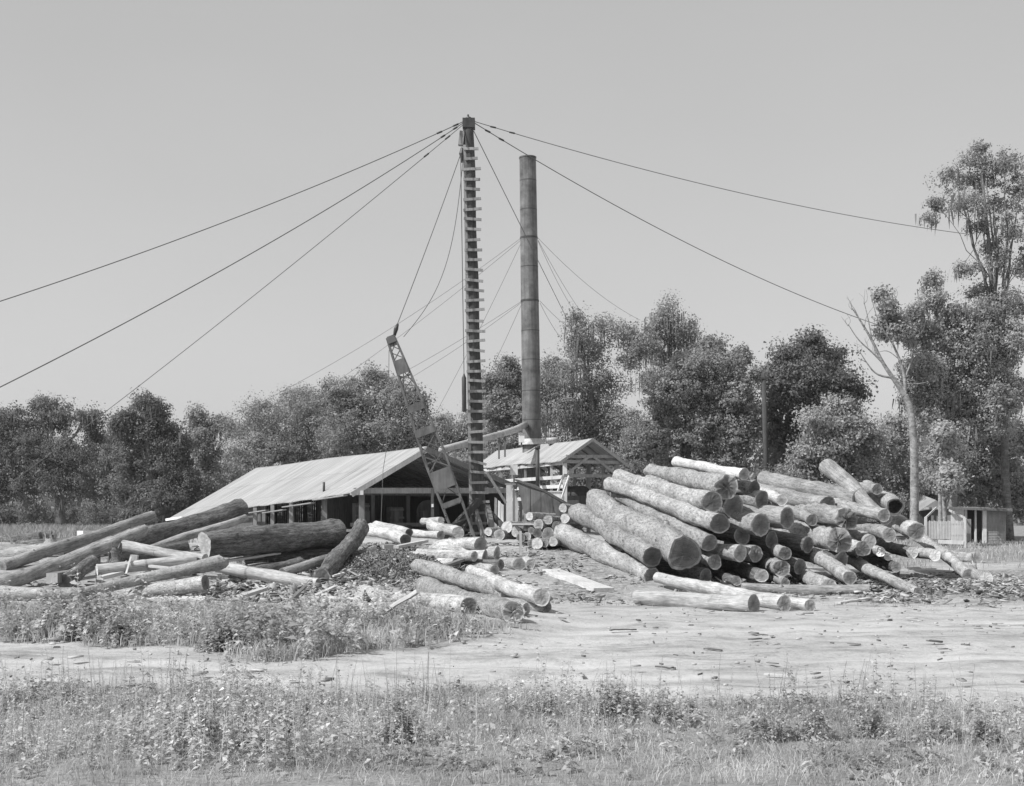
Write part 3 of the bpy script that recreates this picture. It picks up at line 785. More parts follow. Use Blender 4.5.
stump(117, 563, 6, 18, 37.6, 'bark_dark', 'rough upright chunk of log under the pale slanting log end', 5, .3)
stump(51, 543, 6, 10, 44, 'bark_worn', 'torn pale stump behind the long sloping logs', 6, .5)
stump(973, 570, 3.2, 13, 44, 'bark_worn', 'splintered stump standing beside the short thick log near the shed', 8, .6)

def timber(x1, y1, d1, x2, y2, d2, w, h, mat, label, name='timber', cat='timber', group=None, end=None):
    a, b_ = W(x1, y1, d1), W(x2, y2, d2)
    root = empty(name, a, label, cat, group); root['kind'] = 'thing'
    ax = b_ - a; root.rotation_mode = 'QUATERNION'; root.rotation_quaternion = ax.to_track_quat('X', 'Z')
    L = ax.length
    m = MB(); m.box((L / 2, 0, 0), (L, w, h)); m.build('board', M[mat], root)
    if end: MB().box((-.008, 0, 0), (.016, w * .98, h * .98)).build('cut_end', M[end], root)
    return root
timber(52, 578, 34.2, 76, 574, 36.4, .30, .26, 'wood_mid', 'squared timber with a pale face under the long sloping logs', end='wood_pale')
timber(134.5, 555, 37.2, 133, 571, 37.2, .16, .2, 'plank_pale', 'pale prop post standing by the upright chunk of log', name='prop_post', cat='post')
timber(98, 566, 36.3, 99, 586, 36.3, .14, .12, 'plank_pale', 'pale prop post under the end of the straight light log', name='prop_post', cat='post')
timber(131, 557, 36.4, 126, 574, 35.6, .05, .03, 'plank_pale', 'thin pale lath leaning on the straight light log', name='lath', cat='lath')
timber(80, 535, 46, 95, 535, 46.5, .35, .30, 'white_paint', 'bright sawn block lying beyond the tumbled pile', name='sawn_block', cat='block')
timber(226, 561, 38.6, 278, 553, 40.0, .30, .06, 'plank_pale', 'pale slab board leaning below the massive level log', name='slab_board', cat='board')

for (a, b_, w_, h_, mt, lab) in (((100, 578, 35.4), (121, 573, 36.2), .22, .10, 'plank_pale', 'split slab end beneath the straight light log'),
        ((236, 598, 31.6), (264, 589, 33.0), .20, .08, 'plank_pale', 'pale slab lying in the debris below the bare pale log'),
        ((268, 597, 32.4), (304, 592, 33.4), .16, .07, 'plank_dark', 'dark slab among splinters towards the bark heap'),
        ((225, 577, 36.0), (250, 568, 38.2), .18, .08, 'wood_mid', 'brown slab in the shadow under the massive level log'),
        ((60, 562, 37.6), (92, 551, 40.0), .20, .10, 'plank_dark', 'dark slab wedged between the two long sloping logs'),
        ((150, 566, 36.2), (186, 570, 35.6), .14, .07, 'plank_pale', 'pale strip of slab across the straight light log'),
        ((396, 547, 42.0), (426, 541, 43.6), .20, .09, 'plank_pale', 'pale slab dropped behind the bark heap'),
        ((436, 569, 37.6), (462, 560, 39.4), .18, .08, 'wood_mid', 'brown slab between the small stack and the bark heap')):
    timber(*a, *b_, w_, h_, mt, lab, name='slab_board', cat='board', group='slabs and scraps among the logs')
# loose boards and sticks
def stick(x1, y1, x2, y2, w, h, mat, label, lift=.05, lift2=None, name='loose_board', cat='board'):
    a = G(x1, y1, lift); b_ = G(x2, y2, lift if lift2 is None else lift2)
    L = (b_ - a).length
    if L > 4.5: b_ = a + (b_ - a) * (4.5 / L)
    root = empty(name, a, label, cat, 'loose boards and sticks on the yard')
    root.rotation_mode = 'QUATERNION'; root.rotation_quaternion = (b_ - a).to_track_quat('X', 'Z')
    r = random.Random(int(x1 * 7 + y1)); L = (b_ - a).length
    m = MB(); n = 6
    for k in range(n + 1):
        t = k / n; ww = w * (1 + r.uniform(-.15, .1)); off = r.uniform(-.01, .01)
        m.v += [Vector((L * t, -ww / 2, -h / 2 + off)), Vector((L * t, ww / 2, -h / 2 + off)), Vector((L * t, ww / 2, h / 2 + off)), Vector((L * t, -ww / 2, h / 2 + off))]
    for k in range(n):
        for j in range(4):
            a0 = k * 4 + j; b0 = k * 4 + (j + 1) % 4
            m.f.append((a0, b0, b0 + 4, a0 + 4))
    m.f += [(3, 2, 1, 0), tuple(n * 4 + j for j in range(4))]
    m.build('board', M[mat], root)
    return root
stick(375, 617, 418, 591, .07, .07, 'plank_pale', 'long pale stick slanting over the worn log in the grass', .06, .62, 'stick', 'stick')
stick(462, 609, 467, 622, .05, .05, 'plank_pale', 'short pale stick propped on the broken log end', .35, .04, 'stick', 'stick')
stick(289, 602, 322, 571, .09, .08, 'wood_mid', 'bent branch leaning against the furrowed leaning log', .1, .5, 'branch', 'branch')
stick(312, 597, 336, 586, .12, .05, 'plank_pale', 'pale board end among debris by the leaning log', .1, .25)
stick(356, 605, 362, 588, .18, .06, 'plank_pale', 'short wide board tipped up beside the dark block', .05, .3)
stick(316, 597, 358, 598, .10, .05, 'plank_pale', 'level pale board across the debris patch', .12, .12)
stick(333, 576, 344, 573, .10, .05, 'plank_pale', 'small pale board below the foot of the leaning log', .25, .3)
stick(352, 612, 366, 606, .14, .06, 'plank_pale', 'stub of board at the weedy edge of the debris', .06, .1)
stick(551, 571, 604, 590, .55, .12, 'plank_pale', 'wide flat slab lying on the bare dirt slope', .05)
stick(40, 684, 78, 686, .10, .05, 'plank_dark', 'dark board lying along the road edge', .03)
stick(58, 696, 152, 685, .09, .06, 'plank_dark', 'long dark pole lying beside the front weeds', .04)
stick(655, 667, 676, 668, .05, .02, 'plank_dark', 'thin dark board lying flat in mid road', .03)
stick(610, 630, 636, 629, .07, .02, 'plank_dark', 'dark strip of bark on the road by the level logs', .03)
stick(764, 674, 792, 676, .05, .02, 'plank_pale', 'pale sliver of slab on the road', .03)
stick(704, 648, 722, 650, .05, .02, 'plank_dark', 'dark sliver of slab on the open road', .03)
stick(838, 603, 870, 598, .14, .05, 'plank_pale', 'pale chip board by the flat grey log', .04)
r0 = timber(363, 606, 35.0, 376, 600, 35.6, .36, .30, 'wood_mid', 'dark squared block tipped among the debris', name='wood_block', cat='block')
timber(383, 549, 42.4, 395, 548, 42.6, .22, .26, 'plank_pale', 'pale cut post lying before the bark heap', name='cut_post', cat='post')
timber(607, 524, 47, 553, 515, 50, .3, .03, 'plank_dark', 'dark plank resting over the short stack', name='plank', cat='plank') if False else None
timber(512, 524, 45.4, 552, 524.5, 45.2, .5, .05, 'plank_pale', 'grey plank laid across the short log stack', name='plank', cat='plank')
timber(520.5, 531, 42.2, 520.5, 556, 42.2, .10, .08, 'plank_pale', 'thin upright stake beside the pole sill', name='stake', cat='stake')

# bark litter: countless flakes
def litter(n, fn, name, mat, label, smin=.05, smax=.22, tilt=.5):
    x, y = fn(n); z = ground(x, y)
    s = RNG.uniform(smin, smax, n); w = s * RNG.uniform(.2, .6, n); h = RNG.uniform(.008, .03, n)
    a = RNG.uniform(0, 2 * np.pi, n); t = RNG.normal(0, tilt, n); t2 = RNG.normal(0, tilt, n)
    ca, sa = np.cos(a), np.sin(a)
    ux = np.stack([ca * np.cos(t), sa * np.cos(t), np.sin(t)], -1)
    uy = np.stack([-sa * np.cos(t2), ca * np.cos(t2), np.sin(t2)], -1)
    uz = np.cross(ux, uy); uz /= np.linalg.norm(uz, axis=1)[:, None]
    c = np.stack([x, y, z + .02 + RNG.uniform(0, .08, n)], -1)
    V = []
    for dx, dy, dz in ((-1, -1, -1), (1, -1, -1), (1, 1, -1), (-1, 1, -1), (-1, -1, 1), (1, -1, 1), (1, 1, 1), (-1, 1, 1)):
        V.append(c + ux * (dx * s / 2)[:, None] + uy * (dy * w / 2 * (1 if dx < 0 else .7))[:, None] + uz * (dz * h / 2)[:, None])
    V = np.stack(V, 1).reshape(-1, 3)
    q = np.array([(0, 3, 2, 1), (4, 5, 6, 7), (0, 1, 5, 4), (1, 2, 6, 5), (2, 3, 7, 6), (3, 0, 4, 7)])
    Q = (np.arange(n)[:, None, None] * 8 + q[None]).reshape(-1, 4)
    o = finish_np(name, V, Q, M[mat]); tag(o, label, kind='stuff')
    return o
M['chips'] = leaf_mat('wood_chips', .07, .52, .0)
M['heap'] = leaf_mat('bark_flakes', .05, .24, .0)
def drift(n):
    x = RNG.uniform(-14, 17, n * 3); y = RNG.uniform(31.5, 46, n * 3)
    w = np.sin(x * .9 + 1.5 * np.sin(y * .5)) * np.sin(y * .8 + .6 * x) + .5 * np.sin(x * 2.3 - y)
    k = np.argsort(-(w + RNG.normal(0, .5, n * 3)))[:n]
    return x[k], y[k]
litter(5200, lambda n: (RNG.normal(-4.0, 1.05, n), RNG.normal(39.6, 1.5, n)), 'bark_litter', 'heap', 'heap of dark bark flakes before the mill', .03, .13, .7)
litter(3600, drift, 'wood_litter', 'chips', 'scattered chips and bark over the yard', .04, .26, .25)
def _road(n):
    x = RNG.uniform(-9, 13, n); y = 16 + RNG.uniform(0, 1, n) ** 1.0 * 16
    k = (cover_bank(x, y) < .3)
    return x[k], y[k]
def _road_n(n):
    return None
xx, yy = _road(420)
litter(len(xx), lambda n: (xx, yy), 'road_litter', 'chips', 'small chips and pebbles lying on the dirt road', .02, .08, .12)
xs2, ys2 = _road(420)
xs2 = xs2 + .8 * np.sin(ys2 * 2.0); kk = np.sin(xs2 * .8 + ys2) + RNG.normal(0, .5, len(xs2)) > .5; xs2, ys2 = xs2[kk], ys2[kk]
litter(len(xs2), lambda n: (xs2, ys2), 'road_slivers', 'chips', 'thin slivers of bark and slab trodden into the road', .05, .26, .04)
litter(1400, lambda n: (RNG.normal(-5.6, 1.5, n), RNG.normal(34.6, 1.2, n)), 'splinter_litter', 'chips', 'splintered slabs and bark beside the weedy bank', .08, .5, .35)
litter(1300, lambda n: (RNG.normal(11.5, 2.0, n), RNG.normal(38, 1.6, n)), 'pile_litter', 'chips', 'bark torn off around the pile foot', .06, .35, .3)

# ------------------------------------------------------------------ gin pole
GD = 58.0
pb = W(478, 541, GD); pt = W(468.3, 119, GD)
pb.z = gz(pb.x, pb.y) - .1
pole = empty('gin_pole', pb, 'tall timber gin pole with nailed rungs and dark braces at its foot', 'gin pole')
inv = Matrix.Translation(-pb)
axp = (pt - pb); PLn = axp.length
m = MB(); N = 26
m.tube([pb + axp * (k / N) + Vector((.02 * math.sin(k * .9), .02 * math.cos(k * .7), 0)) for k in range(N + 1)], [.36 - .13 * k / N for k in range(N + 1)], 16)
m.build('pole', M['pole'], pole, True, inv)
def on_pole(py):
    t = (541 - py) / (541 - 119.0)
    return pb + axp * t, .36 - .13 * t
nrung = 39
rr_ = random.Random(3)
for k in range(nrung):
    py = 150.5 + k * (533 - 150.5) / (nrung - 1)
    c, r_ = on_pole(py)
    yaw = rr_.uniform(-.06, .06); roll = rr_.uniform(-.09, .09) + (.2 if k == 31 else 0)
    R = Matrix.Rotation(yaw, 3, 'Z') @ Matrix.Rotation(roll, 3, 'Y')
    mm = MB(); wid = r_ * 2 + rr_.uniform(.08, .34)
    mm.box(c + Vector((.10, -r_ - .03, rr_.uniform(-.02, .02))), (wid, .09, .115), R)
    mm.build('rung', M['wood_grey'], pole, False, inv)
mm = MB()
for k in range(12):
    (c, r_), (c2, r2_) = on_pole(146 + k * 32.5), on_pole(146 + (k + 1) * 32.5 - .4)
    mm.beam(c + Vector((-r_ * .80, -r_ * .72, 0)), c2 + Vector((-r2_ * .80, -r2_ * .72, 0)), .13, .07)
mm.build('ladder_rail', M['wood_grey'], pole, False, inv)
c, r_ = on_pole(124)
MB().box(c + Vector((0.02, 0, .0)), (.55, .5, .42)).tube([c + Vector((0, 0, .18)), c + Vector((0, 0, .30))], [.16, .12], 8).build('cap', M['iron_dark'], pole, False, inv)
MB().tube([c + Vector((0, 0, .28)), c + Vector((-.02, 0, .42))], [.05, .04], 6).build('cap_pin', M['iron_dark'], pole, False, inv)
c, r_ = on_pole(139)
MB().box(c + Vector((-.32, -.06, 0)), (.22, .3, .62), Matrix.Rotation(.12, 3, 'Y')).build('side_block', M['wood_grey'], pole, False, inv)
c, r_ = on_pole(154)
MB().tube([c + Vector((-.30, -.08, .25)), c + Vector((-.33, -.08, .0)), c + Vector((-.3, -.06, -.4))], [.07, .12, .05], 8).build('pulley_block', M['iron_dark'], pole, False, inv)
for (a, b_, w, mt) in (((480, 500), (440, 541), .26, 'wood_dark'), ((468, 514), (459, 538), .2, 'wood_dark'), ((490, 513), (514, 538), .2, 'wood_dark'), ((474, 506), (485, 541), .17, 'wood_mid'), ((487, 506), (495, 541), .22, 'wood_mid')):
    A, B_ = W(a[0], a[1], GD - .5), W(b_[0], b_[1], GD - 1.8)
    MB().beam(A, B_, w, w).build('brace', M[mt], pole, False, inv)
MB().box(W(500, 546, GD - 2.5), (2.3, .5, .55)).build('sill', M['wood_dark'], pole, False, inv)
MB().box(W(448, 546, GD - 2.2), (2.0, .4, .35)).build('sill', M['wood_dark'], pole, False, inv)
MB().beam(W(487, 473, GD - .4), W(506, 503, GD - .2), .07, .11).build('brace', M['wood_grey'], pole, False, inv)

# ------------------------------------------------------------------ crane boom
bt = W(391, 338, 57.0); bb = W(466, 541, 56.0)
ax = (bb - bt); BL = ax.length; xd = ax.normalized()
yd = Vector((0, 1, 0)).cross(xd).normalized(); yd = -yd if yd.x < 0 else yd     # across, towards the pole
zd = xd.cross(yd).normalized()
if zd.y > 0: zd = -zd                                                         # towards the viewer
boom = empty('crane_boom', bb, 'riveted lattice crane boom leaning beside the gin pole', 'crane boom')
inv = Matrix.Translation(-bb)
def bp(t, u, v):
    hw = .17 + .31 * min(1, t * 1.7) - .08 * max(0, (t - .6) / .4); dp = .20 + .22 * min(1, t * 2)
    return bt + ax * t + yd * (u * hw) + zd * (v * dp)
R_b = Matrix((xd, yd, zd)).transposed()
for u in (-1, 1):
    for v in (-1, 1):
        mm = MB()
        for k in range(10):
            mm.beam(bp(k / 10, u, v), bp((k + 1) / 10, u, v), .085, .085, zd)
        mm.build('chord', M['iron'], boom, False, inv)
def plate(t0, t1, v, nm='gusset_plate'):
    mm = MB(); a = [bp(t0, -1, v), bp(t1, -1, v), bp(t1, 1, v), bp(t0, 1, v)]
    mm.prism([p + zd * (.052 * v) for p in a], zd * (.02 * v)); mm.build(nm, M['iron'], boom, False, inv)
for t0, t1 in ((.0, .03), (.115, .185), (.335, .37), (.455, .49), (.66, .75), (.81, .83)):
    plate(t0, t1, 1)
def lace(t0, t1, n, face):
    for k in range(n):
        ta, tb = t0 + (t1 - t0) * k / n, t0 + (t1 - t0) * (k + 1) / n
        for s_ in (-1, 1):
            if face in ('f', 'b'):
                v = 1 if face == 'f' else -1
                p, q_ = bp(ta, -s_, v), bp(tb, s_, v)
            else:
                u = -1 if face == 'l' else 1
                p, q_ = bp(ta, u, -s_), bp(tb, u, s_)
            MB().beam(p, q_, .042, .025, zd).build('lacing_bar', M['iron'], boom, False, inv)
lace(.03, .115, 2, 'f'); lace(.185, .335, 4, 'f'); lace(.37, .455, 1, 'f'); lace(.49, .66, 2, 'f')
lace(.10, .8, 5, 'b'); lace(.05, .96, 8, 'l'); lace(.05, .96, 5, 'r')
for t in (.0, .03, .115, .185, .26, .35, .47, .6, .7, .82, .9, .97):
    MB().beam(bp(t, -1, -1), bp(t, 1, -1), .06, .06, zd).build('cross_bar', M['iron'], boom, False, inv)
mm = MB(); mm.tube([bp(.01, -.9, 0), bp(.01, .9, 0)], .2, 14); mm.build('head_sheave', M['iron_dark'], boom, True, inv)
mm = MB(); mm.tube([bt + Vector((.15, 0, .1)), bt + Vector((.22, 0, .4)), bt + Vector((.3, 0, .62))], [.06, .1, .05], 8); mm.build('hook_block', M['iron_dark'], boom, True, inv)

# chain at the boom foot
cm = MB()
p0, p1 = W(446, 515, 55.4), W(438, 533, 54.6)
for k in range(12):
    c = p0.lerp(p1, k / 11) + Vector((0, 0, -.15 * math.sin(math.pi * k / 11)))
    cm.tube([c + Vector((0, 0, .06)), c + Vector((.03 * (k % 2), .03 * ((k + 1) % 2), 0)), c + Vector((0, 0, -.06))], .035, 6)
ce = cm.build('chain', M['iron_dark']); tag(ce, 'short hanging chain at the foot of the crane boom', 'chain')

# ------------------------------------------------------------------ cables
GCAB = 'cables rigged from the gin pole'
def cable(pts, r, label, group, mat='steel_cable', sag=0.0, name='cable', ferrules=()):
    a, b_ = Vector(pts[0]), Vector(pts[-1])
    if len(pts) == 2:
        n = 26
        P = [a.lerp(b_, k / n) + Vector((0, 0, -sag * 4 * (k / n) * (1 - k / n))) for k in range(n + 1)]
    else:
        P = [Vector(p) for p in pts]
    m = MB(); m.tube(P, r, 5, False)
    if not ferrules:
        o = m.build(name, M[mat], None, True); return tag(o, label, 'cable', group)
    root = empty(name, a, label, 'cable', group); inv = Matrix.Translation(-a)
    m.build('strand', M[mat], root, True, inv)
    for t in ferrules:
        k = t * (len(P) - 1); i = int(k); c = P[i].lerp(P[min(i + 1, len(P) - 1)], k - i); d = (b_ - a).normalized()
        MB().tube([c - d * .14, c + d * .14], r * 2.1, 6).build('clamp', M['iron_dark'], root, True, inv)
    return root
top, _ = on_pole(122)
tl = top + Vector((-.2, -.1, 0)); tr = top + Vector((.25, -.1, 0))
cable([tl, W(-30, 311, 47)], .02, 'highest guy cable running off over the weeds from the pole top', GCAB, sag=.35, ferrules=(.02, .06))
cable([tl + Vector((0, 0, -.05)), W(-30, 402, 40)], .02, 'middle guy cable of three sweeping down past the tumbled pile', GCAB, sag=.4, ferrules=(.025, .06))
cable([tl + Vector((0, 0, -.12)), W(15, 480, 70), ], .018, 'steep guy cable crossing the dark mossy trees', GCAB, sag=.25, ferrules=(.03, .07))
cable([tr, W(967, 234, 76)], .018, 'long guy cable running to the tall mossy tree', GCAB, sag=.55, ferrules=(.03, .06))
cable([tr + Vector((0, 0, -.06)), W(884, 327, 79)], .021, 'guy cable running down to the bare dead tree', GCAB, sag=.75, ferrules=(.025, .05))
cable([tr + Vector((.0, 0, -.45)), W(574, 333, 100), W(592, 372, 108)], .02, 'steep guy cable passing behind the iron smokestack', GCAB)
pul = on_pole(152)[0] + Vector((-.33, -.1, 0))
P_h = bt + Vector((.28, 0, .62))
cable([pul, P_h], .02, 'taut hoist cable from pole top to boom tip', GCAB, sag=.1)
n = 20
A = pul + Vector((.06, 0, -.4)); B_ = bt + Vector((.55, 0, .05))
cable([A.lerp(B_, k / n) + Vector((.55 * math.sin(math.pi * k / n) * .9, 0, -.9 * math.sin(math.pi * (k / n)) )) for k in range(n + 1)], .017, 'slack hoist cable hanging beside the taut one', GCAB)
wt = W(464, 376, GD - .6)
cable([on_pole(160)[0] + Vector((-.36, -.6, 0)), wt], .02, 'plumb cable holding the hanging iron weight', GCAB)
m = MB(); b2 = W(464.3, 411, GD - .6)
m.tube([wt + Vector((0, 0, .1)), wt, wt + Vector((0, 0, -.08)), b2, b2 + Vector((0, 0, -.04))], [.03, .06, .10, .10, .07], 10)
o = m.build('iron_weight', M['iron_dark'], None, True); tag(o, 'long dark iron weight hanging by the gin pole', 'weight')
cable([W(351 + 33, 398, 59), W(386, 420, 59), W(384, 470, 59), W(380, 520, 58)], .014, 'thin line dangling before the open mill front', GCAB, mat='thin_wire') if False else None
cable([W(389, 350, 57), W(388.5, 400, 57.2), W(386, 452, 57.4), W(383, 470, 57.5), W(381, 523, 57.6)], .014, 'thin line hanging from the boom before the mill front', GCAB, mat='thin_wire')

# ------------------------------------------------------------------ smokestack
SD = 82.0
sb = W(532, 446, SD); stp = W(527.7, 158, SD)
sb.z = gz(sb.x, sb.y)
tot = stp - sb
def sp_(py):
    z = CAMZ + (HY - py) / F * SD; t = (z - sb.z) / (stp.z - sb.z)
    return W(532 + (527.7 - 532) * (446 - py) / 288.0, py, SD) if py <= 446 else sb.lerp(W(532, 446, SD), t / ((W(532, 446, SD).z - sb.z) / (stp.z - sb.z)))
stack = empty('smokestack', sb, 'tall round sheet iron smokestack rising through the boiler shed roof', 'smokestack')
inv = Matrix.Translation(-sb)
def srad(py): return (8.3 + 1.3 * (py - 158) / 288.0) * SD / F
m = MB()
pys = [520] + list(np.linspace(446, 158, 20))
m.tube([sb] + [sp_(p) for p in pys[1:]], [srad(446)] + [srad(p) for p in pys[1:]], 28, cap=False)
ob = m.build('shaft', M['stack'], stack, True, inv)
m = MB(); m.tube([sp_(158.5), sp_(157.2)], srad(158) * 1.06, 28, cap=False); m.tube([sp_(157.2), sp_(162)], srad(158) * .93, 28, cap=False); m.build('rim', M['stack'], ob, True, inv)
m = MB(); m.tube([sp_(180), sp_(181)], srad(158) * .9, 24); m.build('flue_disc', M['iron_dark'], ob, False, inv)  # dark disc across the flue below the rim
for p in (181, 210, 238, 267, 301, 331, 360, 391, 420):
    big_ = p in (238, 301)
    MB().tube([sp_(p + (.9 if big_ else .35)), sp_(p - (.9 if big_ else .35))], srad(p) * (1.035 if big_ else 1.012), 28, cap=False).build('band', M['iron_dark'], stack, True, inv)
MB().tube([sp_(439), sp_(441.5), sp_(443.5), sp_(445)], [srad(440) * 1.03, srad(440) * 1.15, srad(440) * 1.38, srad(440) * 1.4], 28, cap=False).build('roof_collar', M['stack_collar'], stack, True, inv)
GSTK = 'thin guy wires of the smokestack'
def sg(py0, px0, px1, py1, d1, lab, sag=.5):
    cable([W(px0, py0, SD), W(px1, py1, d1)], .0125, lab, GSTK, mat='thin_wire', sag=sag, name='guy_wire')
sg(238, 521, 190, 436, 78, 'guy wire from the upper stack band crossing over the mill roof', .8)
sg(240, 521, 262, 430, 95, 'guy wire from the upper stack band into the broad oaks')
sg(241, 522, 400, 476, 100, 'steep guy wire from the upper stack band behind the gin pole')
sg(238, 538, 640, 320, 104, 'guy wire from the upper stack band into the tallest oak')
sg(240, 538, 607, 345, 106, 'steeper guy wire from the upper stack band into the oaks')
sg(241, 538, 588, 330, 108, 'steepest guy wire from the upper stack band beside the thick cable')
sg(301, 522, 262, 440, 78, 'guy wire from the lower stack band over the mill roof')
sg(302, 522, 330, 420, 92, 'guy wire from the lower stack band towards the crane boom')
sg(303, 522, 446, 450, 98, 'steep guy wire from the lower stack band behind the rungs')
sg(301, 540, 600, 342, 104, 'guy wire from the lower stack band into the oak crown')
sg(303, 540, 575, 350, 104, 'steep guy wire from the lower stack band to the oak')

# ------------------------------------------------------------------ open-fronted mill
ud = Vector((-.435, .90, 0)).normalized(); pd = Vector((-ud.y, ud.x, 0))      # along the ridge, and across towards the weeds
pd = pd if pd.x < 0 else -pd
A0 = W(424, 446.5, 62.0)
ZG = 1.1
mill = empty('open_mill_shed', Vector((A0.x, A0.y, ZG)), 'long open fronted sawmill shed with a pale metal roof', 'shed')
inv = Matrix.Translation(-mill.location)
LM = 31.0; RZ = A0.z; HL, HR = 3.75, 4.75
SLP, SRP = .585, .375
def mp_(s_, w, z): return Vector((A0.x, A0.y, 0)) + ud * s_ + pd * w + Vector((0, 0, z))
def zr(w): return RZ - (SLP * w if w >= 0 else -SRP * w)
def roof_panel(name, corners, mat, parent, inv, th=.05, ns=16, nw=5):
    """corners: ridge0, ridge1, eave1, eave0; sheets with a slight sag and a thickness"""
    r0, r1, e1, e0 = [Vector(c) for c in corners]
    V, U, Fc = [], [], []
    L1 = (r1 - r0).length; Wd = (e0 - r0).length
    rn = random.Random(hash(name) % 1000 if False else 5)
    for layer in (0, 1):
        for i in range(ns + 1):
            for j in range(nw + 1):
                s_, t = i / ns, j / nw
                p = r0.lerp(r1, s_).lerp(e0.lerp(e1, s_), t)
                p = p + Vector((0, 0, -.03 * math.sin(3.0 * s_ * math.pi) - .035 * math.sin(math.pi * t) - layer * th))
                if j == nw: p = p + (e0 - r0).normalized() * (.10 * math.sin(i * 2.3) * .6)
                V.append(inv @ p); U.append((s_ * L1, t * Wd))
    K = (ns + 1) * (nw + 1)
    for i in range(ns):
        for j in range(nw):
            a = i * (nw + 1) + j
            Fc.append((a, a + 1, a + nw + 2, a + nw + 1)); Fc.append((K + a, K + a + nw + 1, K + a + nw + 2, K + a + 1))
    for i in range(ns):
        for j in (0, nw):
            a = i * (nw + 1) + j
            Fc.append((a, a + nw + 1, K + a + nw + 1, K + a))
    for j in range(nw):
        for i in (0, ns):
            a = i * (nw + 1) + j
            Fc.append((a, a + 1, K + a + 1, K + a))
    o = finish(name, V, Fc, mat, parent, False, uvs=U); bm_fix(o); return o
wfar = 6.1
mill_roof = roof_panel('roof', (mp_(-.35, 0, RZ), mp_(LM, 0, RZ), mp_(LM, wfar, zr(wfar)), mp_(-.35, HL, zr(HL))), M['roof'], mill, inv, ns=24)
roof_panel('roof', (mp_(-.35, 0, RZ - .004), mp_(LM, 0, RZ - .004), mp_(LM, -HR, zr(-HR)), mp_(-.35, -HR, zr(-HR))), M['roof'], mill, inv, ns=24)
m = MB(); m.beam(mp_(-.40, -.05, RZ - .13), mp_(-.40, HL, zr(HL) - .13), .05, .24); m.build('barge_board', M['wood_pale'], mill_roof, False, inv)  # paler timber than its twin: sunlight on this rake put into the colour
m = MB(); m.beam(mp_(-.40, .05, RZ - .13), mp_(-.40, -HR, zr(-HR) - .13), .05, .24); m.build('barge_board', M['wood_mid'], mill_roof, False, inv)
# frame
HLp, HRp = 3.1, 4.4
for k, s_ in enumerate((0.05, 4.5, 9, 13.5, 18, 22.5, 27, 30.7)):
    for w in (HLp + (.085 * s_ if k else 0), -HRp):
        MB().beam(mp_(s_, w, ZG - .5), mp_(s_, w, zr(w) - .12), .26, .26).build('post', M['wood_mid'], mill, False, inv)
    if k: MB().beam(mp_(s_, HLp, zr(HLp) - .35), mp_(s_, -HRp, zr(HLp) - .35), .14, .22).build('tie_beam', M['wood_mid'], mill, False, inv)
    for w in (-.95, .95):
        if k and k % 2: MB().beam(mp_(s_, w, ZG - .3), mp_(s_, w, zr(HLp) - .35), .18, .18).build('post', M['wood_mid'], mill, False, inv)
for s_ in np.arange(.7, LM, 1.5):
    MB().beam(mp_(s_, 0, RZ - .14), mp_(s_, HL - .1, zr(HL - .1) - .14), .06, .14).build('rafter', M['wood_mid'], mill, False, inv)
    MB().beam(mp_(s_, 0, RZ - .14), mp_(s_, -HR + .1, zr(-HR + .1) - .14), .06, .14).build('rafter', M['wood_mid'], mill, False, inv)
MB().beam(mp_(-.1, HL - .2, CAMZ + 1.13), mp_(-.1, -HR + .2, CAMZ + 1.20), .2, .26).build('front_beam', M['wood_grey'], mill, False, inv)
MB().box(mp_(-.3, HL - .28, CAMZ + 1.03), (.62, .12, .2)).build('beam_end', M['white_paint'], mill, False, inv)
m = MB()
for k in range(60):   # rear and side boarding, rough and gappy
    w = -HR + .2 + k * .135
    if w < HLp: hz = min(4.2, zr(w) - .12) - ZG; m.box(mp_(LM - .1, w, ZG + hz / 2), (.11, .03, hz), Matrix((pd, ud, Vector((0, 0, 1)))).transposed())
m.build('rear_wall', M['wood_dark'], mill, False, inv)
m = MB()
for k in range(200):
    s_ = 5.5 + k * .125; w = HLp + .085 * s_ + .14
    if s_ < LM and s_ > 12.5: hz = zr(w) - .1 - ZG; m.box(mp_(s_, w, ZG + hz / 2), (.11, .03, hz), Matrix((ud, pd, Vector((0, 0, 1)))).transposed())
m.build('side_wall', M['wood_mid'], mill, False, inv)
m = MB()
for k in range(230):
    s_ = .3 + k * .132
    if s_ < LM: m.box(mp_(s_, -HRp - .16, ZG + 1.1), (.12, .03, 2.5), Matrix((ud, pd, Vector((0, 0, 1)))).transposed())
m.build('side_wall', M['wood_dark'], mill, False, inv)
m = MB()
for k in range(34):
    w = HLp - .3 - k * .14
    if w > -1.6: m.box(mp_(6.2, w, ZG + 1.1), (.13, .03, 2.3), Matrix((pd, ud, Vector((0, 0, 1)))).transposed())
m.build('partition', M['wood_dark'], mill, False, inv)
MB().box(mp_(9, -.6, ZG + .35), (7.4, 15, .12), Matrix((pd, ud, Vector((0, 0, 1)))).transposed()).build('deck', M['wood_mid'], mill, False, inv)
